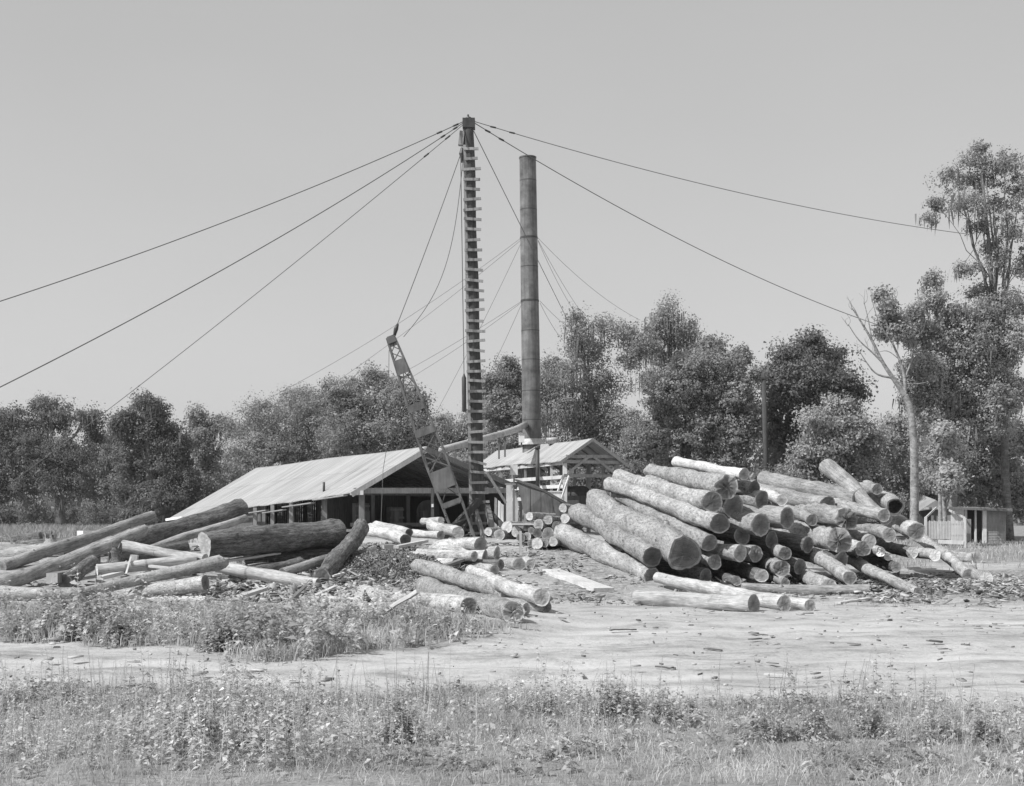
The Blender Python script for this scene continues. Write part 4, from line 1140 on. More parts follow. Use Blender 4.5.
# broken eave boards and porch posts on the weed side
def eave_w(s_): return HL + (wfar - HL) * (s_ + .35) / (LM + .35)
for k, (s0, s1, dw, dz) in enumerate(((0.2, 4.2, .06, -.10), (3.9, 8.2, .22, -.16), (7.4, 11.0, .38, -.24), (10.2, 14.6, .30, -.18), (14.0, 19.5, .12, -.12))):
    a = mp_(s0, eave_w(s0) + dw, zr(eave_w(s0) + dw) + dz); b_ = mp_(s1, eave_w(s1) + dw * .6, zr(eave_w(s1) + dw) + dz)
    MB().beam(a, b_, .22, .05).build('eave_board', M['wood_grey'], mill_roof, False, inv)
for s_ in (7.6, 10.4, 13.2):
    w = eave_w(s_) - .05
    MB().beam(mp_(s_, w, ZG - .4), mp_(s_, w, zr(w) - .1), .2, .2).build('porch_post', M['wood_grey'], mill, False, inv)
MB().beam(mp_(LM, wfar + .06, zr(wfar) - .02), mp_(LM - 4, eave_w(LM - 4) + .06, zr(eave_w(LM - 4)) - .02), .04, .16).build('eave_trim', M['white_paint'], mill_roof, False, inv)
p = mp_(4.6, HL - .25, zr(HL - .25))
MB().tube([p + Vector((0, 0, -.1)), p + Vector((0, 0, .42))], .06, 8).build('vent_pipe', M['iron_dark'], mill_roof, True, inv)

# mill machinery inside the shed
car = empty('log_carriage', mp_(3.0, .4, ZG + .41), 'sawmill log carriage standing inside the open shed', 'carriage')
inv = Matrix.Translation(-car.location); Rm = Matrix((pd, ud, Vector((0, 0, 1)))).transposed()
MB().box(mp_(3.0, .4, ZG + .62), (4.2, 1.0, .18), Rm).build('bed', M['wood_mid'], car, False, inv)
for w in (-1.2, .3, 1.8):
    MB().box(mp_(3.1, w, ZG + 1.0), (.2, .5, .62), Rm).build('headblock', M['iron'], car, False, inv)
for w in (-1.3, -.2, .9, 2.0):
    c = mp_(2.4, w, ZG + .48)
    MB().tube([c, c + ud * .1], .14, 14).build('wheel', M['iron_dark'], car, True, inv)
saw = empty('circular_saw', mp_(4.2, -1.9, ZG + .41), 'dark circular saw on its frame in the mill shed', 'saw')
inv = Matrix.Translation(-saw.location)
c = mp_(4.2, -1.9, ZG + 1.25)
MB().tube([c - ud * .01, c + ud * .01], .62, 28).build('blade', M['iron'], saw, False, inv)
MB().box(mp_(4.5, -1.9, ZG + .75), (.9, .4, .7), Rm).build('frame', M['wood_mid'], saw, False, inv)
for (s_, w, hh, lab) in ((5.4, 1.3, 1.3, 'pale crate standing in the gloom by the partition'), (5.0, -.4, 1.1, 'small bench with a box at the back of the mill front')):
    cr = empty('wooden_crate', mp_(s_, w, ZG + .41), lab, 'crate'); inv = Matrix.Translation(-cr.location)
    MB().box(mp_(s_, w, ZG + .41 + hh / 2), (.7, .6, hh), Rm).build('box', M['wood_mid'], cr, False, inv)
    for dz in (.12, .5, .88): MB().box(mp_(s_ - .32, w, ZG + .41 + hh * dz), (.76, .05, .1), Rm).build('batten', M['wood_grey'], cr, False, inv)
pn = empty('paper_notice', W(432.5, 505.5, 60.5), 'small white paper notice hung in the dark mill front', 'notice')
MB().box((0, 0, 0), (.10, .02, .15)).build('sheet', M['white_paint'], pn); MB().box((0, .014, 0), (.14, .01, .2)).build('backing', M['wood_dark'], pn)
# post that carries the notice
np_ = MB(); 
np_.beam(W(432.5, 488, 60.6), W(432.5, 545, 60.6), .14, .14); npo = np_.build('inner_post', M['wood_dark'], mill, False, Matrix.Translation(-mill.location))

# ------------------------------------------------------------------ boiler shed
ub = Vector((-.37, .93, 0)).normalized(); pb_ = Vector((-ub.y, ub.x, 0)); pb_ = pb_ if pb_.x < 0 else -pb_
B0 = W(591.3, 438.3, 74.0)
bs = empty('boiler_shed', Vector((B0.x, B0.y, 1.1)), 'open timber boiler shed with a metal gable roof under the smokestack', 'shed')
inv = Matrix.Translation(-bs.location)
RB = B0.z; SB = .66; WL, WR = 1.95, 2.1; LB = 15.0
def bpz(s_, w, z): return Vector((B0.x, B0.y, 0)) + ub * s_ + pb_ * w + Vector((0, 0, z))
bs_roof = roof_panel('roof', (bpz(-.2, 0, RB), bpz(LB, 0, RB), bpz(LB, WL - .1, RB - SB * (WL - .1)), bpz(-.2, WL, RB - SB * WL)), M['roof_old'], bs, inv, ns=12, nw=3)
roof_panel('roof', (bpz(-.2, 0, RB - .004), bpz(LB, 0, RB - .004), bpz(LB, -WR, RB - SB * WR), bpz(-.2, -WR, RB - SB * WR)), M['roof_old'], bs, inv, ns=12, nw=3)
zE = RB - SB * WL
for s_ in (0.1, 2.0, 4.0, 6.0, 8.0, 10.0, 12.0, 14.8):
    for w in (1.6, -1.7):
        MB().beam(bpz(s_, w, .6), bpz(s_, w, RB - SB * abs(w) - .06), .24 if s_ in (.1, 4.0, 8.0) else .15, .24 if s_ in (.1, 4.0, 8.0) else .15).build('post', M['wood_pale' if w > 0 and s_ < 5 else 'wood_grey'], bs, False, inv)  # near sun-side posts coloured paler to carry the sunlight on them
for z in (RB - 1.43, RB - 2.22, RB - 2.74, RB - 3.4):
    MB().beam(bpz(.0, 1.74, z), bpz(LB - .2, 1.74, z), .06, .2).build('rail', M['wood_pale'], bs, False, inv)
    if z > RB - 2.5: MB().beam(bpz(-.06, 1.74, z + .08), bpz(-.06, -1.8, z + .08), .06, .18).build('rail', M['wood_grey'], bs, False, inv)
MB().beam(bpz(-.04, 1.6, RB - 1.06), bpz(-.04, -1.7, RB - 1.0), .08, .18).build('tie_beam', M['wood_grey'], bs, False, inv)
MB().beam(bpz(-.10, 1.5, RB - 2.0), bpz(-.10, .2, RB - 1.05), .06, .14).build('brace', M['wood_grey'], bs, False, inv)
MB().beam(bpz(-.10, -.1, RB - 1.05), bpz(-.10, -1.6, RB - 2.1), .06, .14).build('brace', M['wood_grey'], bs, False, inv)
MB().beam(bpz(-.22, 0, RB - .08), bpz(-.22, WL, zE - .08), .05, .16).build('barge_board', M['wood_grey'], bs_roof, False, inv)
MB().beam(bpz(-.22, 0, RB - .08), bpz(-.22, -WR, RB - SB * WR - .08), .05, .16).build('barge_board', M['wood_grey'], bs_roof, False, inv)
for s_ in (1.3, 2.6, 3.9, 5.2, 6.5, 7.8, 9.1, 10.4, 11.7):
    for sg_, w in ((1, WL), (-1, -WR)):
        MB().beam(bpz(s_, 0, RB - .12), bpz(s_, w, RB - SB * abs(w) - .12), .06, .1).build('rafter', M['wood_mid'], bs, False, inv)
MB().box(bpz(3.0, .2, 3.2), (.9, .05, .7), Matrix.Identity(3)).build('panel', M['wood_pale'], bs, False, inv) if False else None
boil = empty('boiler', bpz(1.6, -.2, 1.1), 'dark riveted boiler casing under the gable of the boiler shed', 'boiler')
inv = Matrix.Translation(-boil.location); Rb = Matrix((pb_, ub, Vector((0, 0, 1)))).transposed()
MB().box(bpz(1.2, -.35, 2.55), (1.95, 1.8, 1.5), Rb).build('casing', M['iron_dark'], boil, False, inv)
MB().tube([bpz(1.6, -.2, 3.35), bpz(9, -.2, 3.35)], .55, 20).build('drum', M['iron_dark'], boil, True, inv)
for w in (-.9, -.35, .2):
    MB().box(bpz(.27, w, 1.72), (.2, .05, .09), Rb).build('damper', M['white_paint'], boil, False, inv)
ste = empty('steam_pipe', W(537.6, 490, 71.5), 'dark upright pipe in front of the boiler shed rails', 'pipe')
inv = Matrix.Translation(-ste.location)
MB().tube([W(537.6, 500, 71.5), W(537.6, 447, 71.5)], .11, 12).build('tube', M['iron_dark'], ste, True, inv)
MB().tube([W(537.6, 449, 71.5), W(537.6, 446, 71.5)], .15, 12).build('collar', M['iron_dark'], ste, True, inv)
lad = empty('wooden_steps', W(562, 500, 72), 'pale wooden ladder leaning at the corner of the boiler shed', 'ladder')
inv = Matrix.Translation(-lad.location)
for dx in (-3.0, 3.0): MB().beam(W(558 + dx, 500, 71.6), W(566 + dx, 476, 72.2), .07, .12).build('rail', M['wood_pale'], lad, False, inv)
for k in range(7):
    t = (k + .5) / 7
    MB().beam(W(555 + 8 * t, 500 - 24 * t, 71.6 + .6 * t), W(561 + 8 * t, 500 - 24 * t, 71.6 + .6 * t), .1, .05).build('rung', M['wood_pale'], lad, False, inv)
tank = empty('water_drum', W(552, 439.5, 79), 'small pale drum lying on the boiler shed ridge', 'drum')
inv = Matrix.Translation(-tank.location)
MB().tube([W(546.5, 440, 79), W(558, 439.4, 79)], .14, 14).build('drum', M['pipe'], tank, True, inv)
MB().tube([W(549.5, 439, 79), W(549.5, 428.5, 79)], .03, 6).build('vent', M['pipe'], tank, True, inv)
MB().box(W(552, 442.4, 79), (.5, .5, .2)).build('saddle', M['wood_mid'], tank, False, inv)
wb = empty('white_box', W(521.5, 438, 80.5), 'small white box fixed beside the foot of the smokestack', 'box')
MB().box((0, 0, 0), (.36, .3, .55)).build('case', M['white_paint'], wb); MB().box((0, -.02, .29), (.42, .38, .05)).build('lid', M['stack_collar'], wb)
MB().box((0, .1, -.38), (.1, .1, .3)).build('bracket', M['wood_mid'], wb)
wp = empty('whitewashed_sheet', W(514, 470, 72), 'pale square panel in the boiler shed opening', 'sheet')
MB().box((0, 0, 0), (.42, .05, .55)).build('sheet', M['white_paint'], wp); MB().box((0, .05, -1.4), (.09, .06, 3.4)).build('post', M['wood_mid'], wp)
wst = empty('sawdust_bin', W(551, 496, 70.5), 'whitewashed low bin among the boiler shed rails', 'bin')
MB().box((0, 0, -.1), (1.1, .7, .6)).build('body', M['white_paint'], wst); MB().box((0, 0, .24), (1.2, .8, .06)).build('lid', M['wood_pale'], wst)

# blower pipe from the mill to the stack
bp_ = empty('blower_pipe', W(440, 452, 64), 'pale sheet metal pipe climbing from the mill roof to the smokestack', 'pipe')
inv = Matrix.Translation(-bp_.location)
pp = [W(441, 450, 64), W(470, 442.3, 69), W(500, 434.4, 74.5), W(516, 429.4, 78.5), W(526, 424.4, 81.8)]
MB().tube(pp, [.17, .18, .19, .2, .2], 16).build('duct', M['pipe'], bp_, True, inv)
for px, y0, y1, d in ((455.4, 447, 458, 66.6), (499, 436, 459, 74.0), (505, 433.5, 457, 75.4)):
    MB().beam(W(px, y0, d), W(px, y1, d), .1, .1).build('support', M['wood_mid'], bp_, False, inv)
for t in (.25, .5, .75):
    k = t * 4; i = int(k); c = pp[i].lerp(pp[i + 1], k - i); dv = (pp[i + 1] - pp[i]).normalized()
    MB().tube([c - dv * .05, c + dv * .05], .215, 16).build('joint', M['pipe'], bp_, True, inv)

# slanting board bin between mill and pile
sl = empty('slanting_bin', W(540, 530, 62), 'dark sheet sided bin with a slanting top between the mill and the pile', 'bin')
inv = Matrix.Translation(-sl.location)
poly = [W(517, 481, 62), W(524, 513, 61.8), W(546, 532, 61), W(577, 532, 60.5), W(571, 508, 60.5), W(545, 493, 61), W(530, 484, 61.6)]
m = MB(); m.prism(poly, Vector((.25, 1.0, 0))); m.build('side_panel', M['iron'], sl, False, inv)
for a, b_ in (((515, 480.5, 62), (545, 492, 61)), ((545, 492, 61), (573, 508, 60.4))):
    MB().beam(W(*a) + Vector((.02, .1, .04)), W(*b_) + Vector((.02, .1, .04)), .3, .05).build('top_board', M['wood_dark'], sl, False, inv)
for px, y0, y1 in ((530.5, 486, 517), (541, 492, 520), (553, 499, 520)):
    MB().beam(W(px, y0, 60.6), W(px, y1, 60.6), .03, .02).build('seam_strip', M['iron_dark'], sl, False, inv)
# white upright boards before it
wbd = empty('white_boards', W(513, 526, 60), 'tall whitewashed boards standing upright beside the gin pole', 'boards')
inv = Matrix.Translation(-wbd.location)
MB().prism([W(506.2, 485, 60), W(506.2, 527, 60), W(512.6, 527, 60), W(512.6, 485, 60)], Vector((0, .08, 0))).build('board', M['white_paint'], wbd, False, inv)
MB().prism([W(512.8, 484.6, 60.06), W(512.8, 527, 60.06), W(518.2, 527, 60.06), W(518.2, 503, 60.06), W(516.2, 494, 60.06)], Vector((0, .08, 0))).build('board', M['wood_pale'], wbd, False, inv)
MB().beam(W(505, 484, 60.1), W(516, 484.4, 60.1), .14, .08).build('cap_board', M['wood_grey'], wbd, False, inv)
for k, (px, y0, lab) in enumerate(((496, 497, 'narrow grey board leaning behind the gin pole foot'), (499.5, 500, 'split white board in the gap beside the gin pole'), (502.5, 503, 'short white board against the upright boards'))):
    w_ = empty('leaning_board', W(px, 526, 60.6), lab, 'board', 'boards leaning by the gin pole')
    MB().prism([W(px - 1.4, y0, 60.6), W(px - 1.8, 527, 60.2), W(px + 1.0, 527, 60.2), W(px + 1.2, y0 + 2, 60.6)], Vector((0, .05, 0))).build('board', M['wood_grey' if k == 0 else 'white_paint'], w_, False, Matrix.Translation(-w_.location))

# ------------------------------------------------------------------ utility pole
ub0 = W(768, 500, 84); ub0.z = gz(ub0.x, ub0.y)
up = empty('utility_pole', ub0, 'plain dark utility pole before the rounded dark oak', 'pole')
inv = Matrix.Translation(-ub0); ut = W(763.5, 373, 84)
MB().tube([ub0 + Vector((0, 0, -.2)), ub0.lerp(ut, .5), ut], [.19, .17, .14], 12).build('shaft', M['pole'], up, True, inv)
MB().beam(ut + Vector((-.35, -.14, -.35)), ut + Vector((.35, -.14, -.33)), .08, .1).build('cross_arm', M['wood_dark'], up, False, inv)

# ------------------------------------------------------------------ wooden shed and fence on the far side
DS = 72.0
sh0 = W(973, 543, DS); zb = gz(sh0.x, DS)
shd = empty('wooden_shed', Vector((sh0.x, DS, zb)), 'low wooden shed with an open dark doorway behind the picket fence', 'shed')
inv = Matrix.Translation(-shd.location)
def sx(px): return (px - CX) / F * DS
def sz(py): return CAMZ + (HY - py) / F * DS
zt = sz(508.5)
def wall_box(p0, p1, y0, y1, z0, z1): return MB().box(((sx(p0) + sx(p1)) / 2, (y0 + y1) / 2, (z0 + z1) / 2), (sx(p1) - sx(p0), y1 - y0, z1 - z0))
m = MB()
nb = 9
for k in range(nb):      # plank front beside the doorway
    a = 951 + (964 - 951) * k / nb; m.box(((sx(a) + sx(a + 1.35)) / 2, DS, (zb + zt) / 2), (sx(a + 1.35) - sx(a), .05 + .01 * (k % 2), zt - zb))
m.build('wall', M['white_paint'], shd, False, inv)
m = MB()
for k in range(13):
    z0 = zb + (zt - zb) * k / 13
    m.box(((sx(986.5) + sx(1006)) / 2, DS + .02, z0 + (zt - zb) / 26), (sx(1006) - sx(986.5), .05, (zt - zb) / 13 * 1.06), Matrix.Rotation(-.12, 3, 'X'))
m.build('wall', M['wood_grey'], shd, False, inv)
wall_box(951, 951.8, DS + .05, DS + 3.4, zb, zt).build('wall', M['wood_mid'], shd, False, inv)
wall_box(951, 1006, DS + 3.4, DS + 3.46, zb, zt - .05).build('wall', M['wood_dark'], shd, False, inv)
wall_box(964.2, 976, DS + 1.2, DS + 1.26, zb, zt).build('wall', M['wood_dark'], shd, False, inv)
wall_box(982.4, 986.2, DS - .07, DS + .05, zb, zt).build('door_post', M['white_paint'], shd, False, inv)
wall_box(974.6, 976.2, DS - .06, DS + .04, zb, zt).build('door_post', M['white_paint'], shd, False, inv)
wall_box(976.4, 982.2, DS + .5, DS + .56, zb, zt - .1).build('doorway_shade', M['wood_dark'], shd, False, inv)  # dark panel standing for the shade inside the open doorway
wall_box(964.4, 967, DS - .03, DS + .03, zb, zt).build('wall', M['wood_pale'], shd, False, inv)
roof_panel('roof', (Vector((sx(945.5), DS - .45, zt + .12)), Vector((sx(1009), DS - .45, zt + .0)), Vector((sx(1009), DS + 3.8, zt + .02)), Vector((sx(945.5), DS + 3.8, zt + .10))), M['roof_old'], shd, inv, th=.12, ns=10, nw=3)
MB().beam(Vector((sx(946), DS - .5, zt + .02)), Vector((sx(1009), DS - .5, zt - .10)), .05, .12).build('fascia', M['wood_mid'], shd, False, inv)
# second lean-to roof behind the dead tree
ls = empty('lean_to', W(922, 530, 78), 'dark lean-to with a light roof edge behind the bare dead tree', 'lean-to')
inv = Matrix.Translation(-ls.location)
MB().prism([W(919, 511, 78), W(936, 500, 78), W(948, 507, 78), W(948, 507, 78) + Vector((0, 3, .4)), W(936, 500, 78) + Vector((0, 3, .4)), W(919, 511, 78) + Vector((0, 3, .4))][:3], Vector((0, 3, .4))).build('roof', M['wood_grey'], ls, False, inv)
MB().prism([W(920, 511, 78.5), W(947, 508, 78.5), W(947, 542, 78.5), W(920, 542, 78.5)], Vector((0, 2.3, 0))).build('wall', M['wood_dark'], ls, False, inv)
DF = 66.0
fz = gz((945 - CX) / F * DF, DF)
fen = empty('picket_fence', Vector(((945 - CX) / F * DF, DF, fz)), 'weathered pale picket fence in front of the wooden shed', 'fence')
inv = Matrix.Translation(-fen.location)
def fx(px): return (px - CX) / F * DF
def fzz(py): return CAMZ + (HY - py) / F * DF
m = MB()
nP = 24
for k in range(nP):
    px = 926.5 + (962 - 926.5) * k / (nP - 1); t_ = fzz(521 + .5 * math.sin(k * 2.1))
    m.box((fx(px), DF, (t_ + fzz(539)) / 2), (.052, .025, t_ - fzz(539)))
m.build('pickets', M['wood_pale'], fen, False, inv)
for py in (524.5, 535.5): MB().beam(Vector((fx(925.5), DF + .04, fzz(py))), Vector((fx(963), DF + .04, fzz(py))), .04, .09).build('rail', M['wood_grey'], fen, False, inv)
MB().beam(Vector((fx(938), DF - .05, fzz(541.5))), Vector((fx(963), DF - .05, fzz(542.5))), .05, .2).build('bottom_board', M['white_paint'], fen, False, inv)
for px, y0 in ((925.7, 517), (964.8, 518)):
    MB().beam(Vector((fx(px), DF, fzz(y0))), Vector((fx(px), DF, fz - .2)), .11, .11).build('post', M['wood_pale'], fen, False, inv)
MB().beam(Vector((fx(925.5), DF, fzz(518))), Vector((fx(946), DF + 1.5, fzz(507.5))), .05, .1).build('sloping_rail', M['wood_pale'], fen, False, inv)
MB().beam(Vector((fx(965), DF, fzz(518))), Vector((fx(979), DF + 4.5, fzz(510))), .05, .1).build('sloping_rail', M['wood_pale'], fen, False, inv)
gt = empty('picket_gate', Vector((fx(969), DF + .3, fz)), 'shaded picket gate standing between fence post and shed doorway', 'gate')
inv = Matrix.Translation(-gt.location); m = MB()
for k in range(5):
    px = 966.5 + 6 * k / 4; m.box((fx(px), DF + .3, (fzz(519) + fzz(541)) / 2), (.06, .025, fzz(519) - fzz(541)))
m.build('pickets', M['wood_grey'], gt, False, inv)
for py in (524, 536): MB().beam(Vector((fx(966), DF + .34, fzz(py))), Vector((fx(973), DF + .34, fzz(py))), .03, .08).build('rail', M['wood_grey'], gt, False, inv)

# ------------------------------------------------------------------ trees
def leaves_mesh(C, nrm, s, rng, asp=.62):
    n = len(C)
    d = nrm + rng.normal(0, .75, (n, 3)); d /= np.linalg.norm(d, axis=1)[:, None] + 1e-9
    a = rng.normal(0, 1, (n, 3)); u = np.cross(d, a); u /= np.linalg.norm(u, axis=1)[:, None] + 1e-9
    w = np.cross(d, u)
    su = (s * .5)[:, None]; sw = (s * .5 * asp)[:, None]
    V = np.stack([C - u * su, C + w * sw + d * su * .12, C + u * su, C - w * sw + d * su * .12], 1).reshape(-1, 3)
    Q = np.arange(n * 4).reshape(n, 4)
    return V, Q
def crown_pts(blobs, d, rng, clump_r, per_clump, dens, thick=1.0, hollow=.38):
    C, Nn, tops = [], [], []
    for bl in blobs:
        px, py, rx, ry = bl[:4]; dd = d + (bl[4] if len(bl) > 4 else rng.uniform(-1.2, 1.2))
        c = np.array(W(px, py, dd)); k = dd / F
        RX, RZ = rx * k, ry * k; RY = min(RX, RZ * 1.3) * thick
        RX = max(RX - clump_r * .2, .3); RZ = max(RZ - clump_r * .2, .3)
        nc = max(4, int(dens * 6.2 * (RX + .5) * (RZ + .5) / clump_r ** 2))
        dirs = rng.normal(0, 1, (nc, 3)); dirs /= np.linalg.norm(dirs, axis=1)[:, None]
        rad = rng.uniform(0, 1, nc) ** hollow
        rad *= 1 + rng.normal(0, .10, nc)
        cc = c + dirs * rad[:, None] * np.array([RX, RY, RZ])
        for q, dv in zip(cc, dirs):
            r_ = clump_r * rng.uniform(.4, 1.6)
            n = int(per_clump * 1.75 * rng.uniform(.6, 1.3))
            v = rng.normal(0, 1, (n, 3)); v /= np.linalg.norm(v, axis=1)[:, None]
            rr = rng.uniform(0, 1, n) ** .45
            sh = rng.uniform(.45, 1.5); p = q + v * rr[:, None] * r_ * np.array([1.2, 1.2, sh])
            p[:, 2] -= .12 * r_ * np.abs(v[:, 0])
            C.append(p); Nn.append(v * .7 + np.array([0, 0, .35]) + dv * .55)
            tops.append(q)
    return np.concatenate(C), np.concatenate(Nn), np.array(tops)
def limb(m, a, b_, r0, r1, rng, n=7, wob=.12):
    a, b_ = Vector(a), Vector(b_); L = (b_ - a).length
    pts = []; rad = []
    for k in range(n + 1):
        t = k / n; w = math.sin(math.pi * t) * L * wob
        pts.append(a.lerp(b_, t) + Vector((rng.normal(0, .35) * w * .5, rng.normal(0, .35) * w * .5, w * .5 * t)))
        rad.append(r0 + (r1 - r0) * t)
    m.tube(pts, rad, 7); return pts
def tree(name, d, base_px, blobs, leaf, label, group, seed, clump=.85, per=46, dens=1.0, leaf_s=.24, moss=0, moss_l=1.0, trunk_r=.35, cat='tree', bark='tree_bark', forkpx=None, extra_limbs=0, hollow=.38, hi=False):
    rng = np.random.default_rng(seed)
    bx = (base_px - CX) / F * d; bz = gz(bx, d)
    base = Vector((bx, d, bz - .1))
    root = empty(name, base, label, cat, group); inv = np.array(base)
    C, Nn, tops = crown_pts(blobs, d, rng, clump * rng.uniform(.62, .85), per * 1.1, dens * .95, hollow=hollow)
    s = leaf_s * rng.uniform(.58, .86) * rng.uniform(.55, 1.5, len(C))
    ok = C[:, 2] > ground(C[:, 0], C[:, 1]) - .1
    V, Q = leaves_mesh(C[ok], Nn[ok], s[ok], rng)
    finish_np('crown', V - inv, Q, M[leaf], root)
    m = MB()
    zs = [W(b[0], b[1], d).z for b in blobs]; zx = [W(b[0], b[1], d).x for b in blobs]
    fork_z = bz + (max(zs) - bz) * .34
    fork = Vector((bx + (np.mean(zx) - bx) * .3, d, fork_z))
    topb = Vector((zx[int(np.argmax(zs))], d, max(zs)))
    limb(m, base, fork, trunk_r * 1.25, trunk_r * .85, rng, 6, .04)
    limb(m, fork, topb, trunk_r * .8, trunk_r * .16, rng, 8, .06)
    order = sorted(range(len(blobs)), key=lambda i: -blobs[i][2] * blobs[i][3])[:9]
    for i in order:
        t = rng.uniform(0, .45); st = fork.lerp(topb, t)
        limb(m, st, W(blobs[i][0], blobs[i][1], d), trunk_r * .5, trunk_r * .12, rng, 6, .1)
    for k in range(extra_limbs):
        q = tops[rng.integers(len(tops))]; t = rng.uniform(.1, .8) if not hi else rng.uniform(.3, .85)
        limb(m, fork.lerp(topb, t), q, trunk_r * (.16 if hi else .25), trunk_r * .05, rng, 5, .14)
    m.build('trunk', M[bark], root, True, Matrix.Translation(-base))
    if moss:
        sel = tops[rng.integers(0, len(tops), moss)]
        n = len(sel) * 6
        st = np.repeat(sel, 6, 0) + rng.normal(0, .4, (n, 3)) * np.array([1, 1, .4])
        L = rng.uniform(.4, 1.3, n) * moss_l; wdt = rng.uniform(.025, .07, n)
        a = rng.uniform(0, np.pi, n); u = np.stack([np.cos(a), np.sin(a), 0 * a], -1) * wdt[:, None]
        dn = np.stack([rng.normal(0, .07, n), rng.normal(0, .07, n), -L], -1)
        V = np.stack([st - u, st + u, st + dn * .55 + u * .8, st + dn * .55 - u * .8, st + dn + u * .1, st + dn - u * .1], 1).reshape(-1, 3)
        b0 = np.arange(n)[:, None] * 6
        Q = np.concatenate([b0 + np.array([[0, 1, 2, 3]]), b0 + np.array([[3, 2, 4, 5]])])
        tag(finish_np('hanging_moss', V - inv, Q, M['moss'], root), kind='stuff')
    return root
TG = 'trees standing round the mill'
tree('oak_tree', 108, 62, [(20, 425, 32, 22), (55, 415, 28, 17), (88, 418, 16, 13), (30, 450, 36, 24), (70, 452, 28, 20), (20, 480, 34, 22), (62, 482, 30, 20), (-15, 440, 26, 34), (40, 404, 16, 7), (95, 436, 10, 10), (-10, 490, 24, 22)],
     'leaf_dark', 'dark moss hung oak at the edge of the clearing over the tumbled pile', TG, 1, moss=110, trunk_r=.4)
tree('cypress_tree', 120, 108, [(108, 455, 20, 26), (100, 485, 24, 22), (118, 490, 20, 22), (112, 436, 9, 10), (90, 470, 16, 20), (104, 508, 22, 10)],
     'leaf_mid', 'feathery grey cypress between the mossy oak and the tall peaked tree', TG, 2, moss=100, trunk_r=.25, leaf_s=.22)
tree('peaked_tree', 104, 150, [(147, 404, 13, 11), (128, 420, 14, 13), (158, 414, 13, 14), (146, 432, 30, 18), (173, 440, 19, 20), (140, 460, 26, 20), (172, 470, 22, 22), (132, 488, 22, 20), (160, 500, 32, 20), (190, 492, 16, 24), (118, 428, 7, 12), (142, 516, 30, 10)],
     'leaf_dark', 'tall dark tree rising to a peak above the mill eave', TG, 3, moss=40, trunk_r=.4)
tree('mossy_tree', 112, 207, [(200, 416, 9, 13), (218, 424, 14, 10), (203, 442, 16, 16), (212, 462, 18, 16), (204, 486, 18, 18), (196, 430, 7, 16), (230, 428, 6, 6), (212, 506, 20, 14)],
     'leaf_mid', 'narrow moss draped tree between the peaked tree and the broad oak', TG, 4, moss=90, trunk_r=.28)
tree('broad_oak', 106, 290, [(268, 418, 34, 24), (300, 406, 30, 20), (250, 446, 30, 26), (285, 446, 36, 26), (318, 430, 30, 26), (240, 474, 26, 22), (275, 480, 30, 16), (232, 490, 16, 16), (310, 458, 28, 20), (300, 396, 20, 9), (322, 402, 16, 12)],
     'leaf_mid', 'broad rounded oak behind the middle of the mill roof', TG, 5, trunk_r=.5)
tree('spreading_oak', 102, 370, [(345, 394, 22, 18), (375, 378, 18, 11), (365, 402, 34, 22), (400, 396, 24, 18), (345, 424, 30, 24), (380, 434, 36, 24), (412, 424, 22, 24), (420, 402, 12, 10), (350, 448, 30, 16), (395, 450, 34, 12), (330, 388, 10, 8), (425, 440, 10, 22)],
     'leaf_mid', 'spreading oak whose darker side stands behind the crane boom', TG, 6, trunk_r=.5)
tree('cypress_tree', 126, 450, [(448, 436, 14, 24), (432, 448, 12, 20), (466, 440, 14, 22), (486, 436, 12, 20), (456, 458, 34, 16), (440, 420, 7, 10), (470, 420, 8, 12), (500, 446, 18, 18)],
     'leaf_pale', 'thin hazy cypress showing between boom and gin pole', TG, 7, moss=60, trunk_r=.2, dens=.75)
tree('oak_tree', 112, 508, [(508, 366, 14, 10), (494, 380, 12, 10), (514, 388, 22, 18), (498, 408, 18, 20), (520, 418, 26, 20), (512, 442, 28, 18), (552, 365, 8, 8), (549, 384, 10, 16), (486, 394, 6, 10)],
     'leaf_mid', 'moss hung oak directly behind the smokestack', TG, 8, moss=70, trunk_r=.35)
tree('live_oak', 100, 600, [(578, 332, 13, 14), (604, 326, 12, 11), (588, 352, 26, 18), (626, 334, 16, 14), (560, 378, 26, 20), (598, 386, 34, 24), (560, 412, 30, 24), (600, 420, 34, 22), (632, 356, 16, 14), (630, 428, 24, 24), (570, 446, 34, 20), (612, 452, 34, 18), (650, 344, 12, 10), (575, 316, 6, 5), (540, 400, 12, 24)],
     'leaf_mid', 'sprawling live oak with drooping limbs and sky gaps by the stack', TG, 9, moss=75, moss_l=1.9, trunk_r=.5, extra_limbs=10)
tree('tall_oak', 108, 672, [(668, 316, 16, 13), (690, 328, 13, 12), (655, 330, 13, 12), (672, 338, 26, 12), (660, 358, 20, 10), (690, 350, 16, 12), (650, 376, 14, 10), (668, 304, 8, 5)],
     'leaf_mid', 'tallest loose crowned oak rising over the big pile', TG, 10, dens=.62, moss=60, moss_l=1.5, trunk_r=.4, extra_limbs=24)
tree('bushy_tree', 88, 705, [(712, 348, 14, 12), (690, 368, 22, 18), (722, 366, 24, 18), (742, 356, 8, 10), (670, 392, 26, 24), (704, 396, 32, 26), (738, 392, 20, 26), (660, 428, 24, 26), (694, 432, 34, 26), (732, 432, 28, 26), (672, 462, 32, 22), (716, 466, 36, 18), (752, 420, 12, 24), (640, 452, 16, 26), (757, 374, 6, 6)],
     'leaf_mid', 'wide bushy tree behind the top of the big pile', TG, 12, trunk_r=.35, leaf_s=.21, clump=.7)
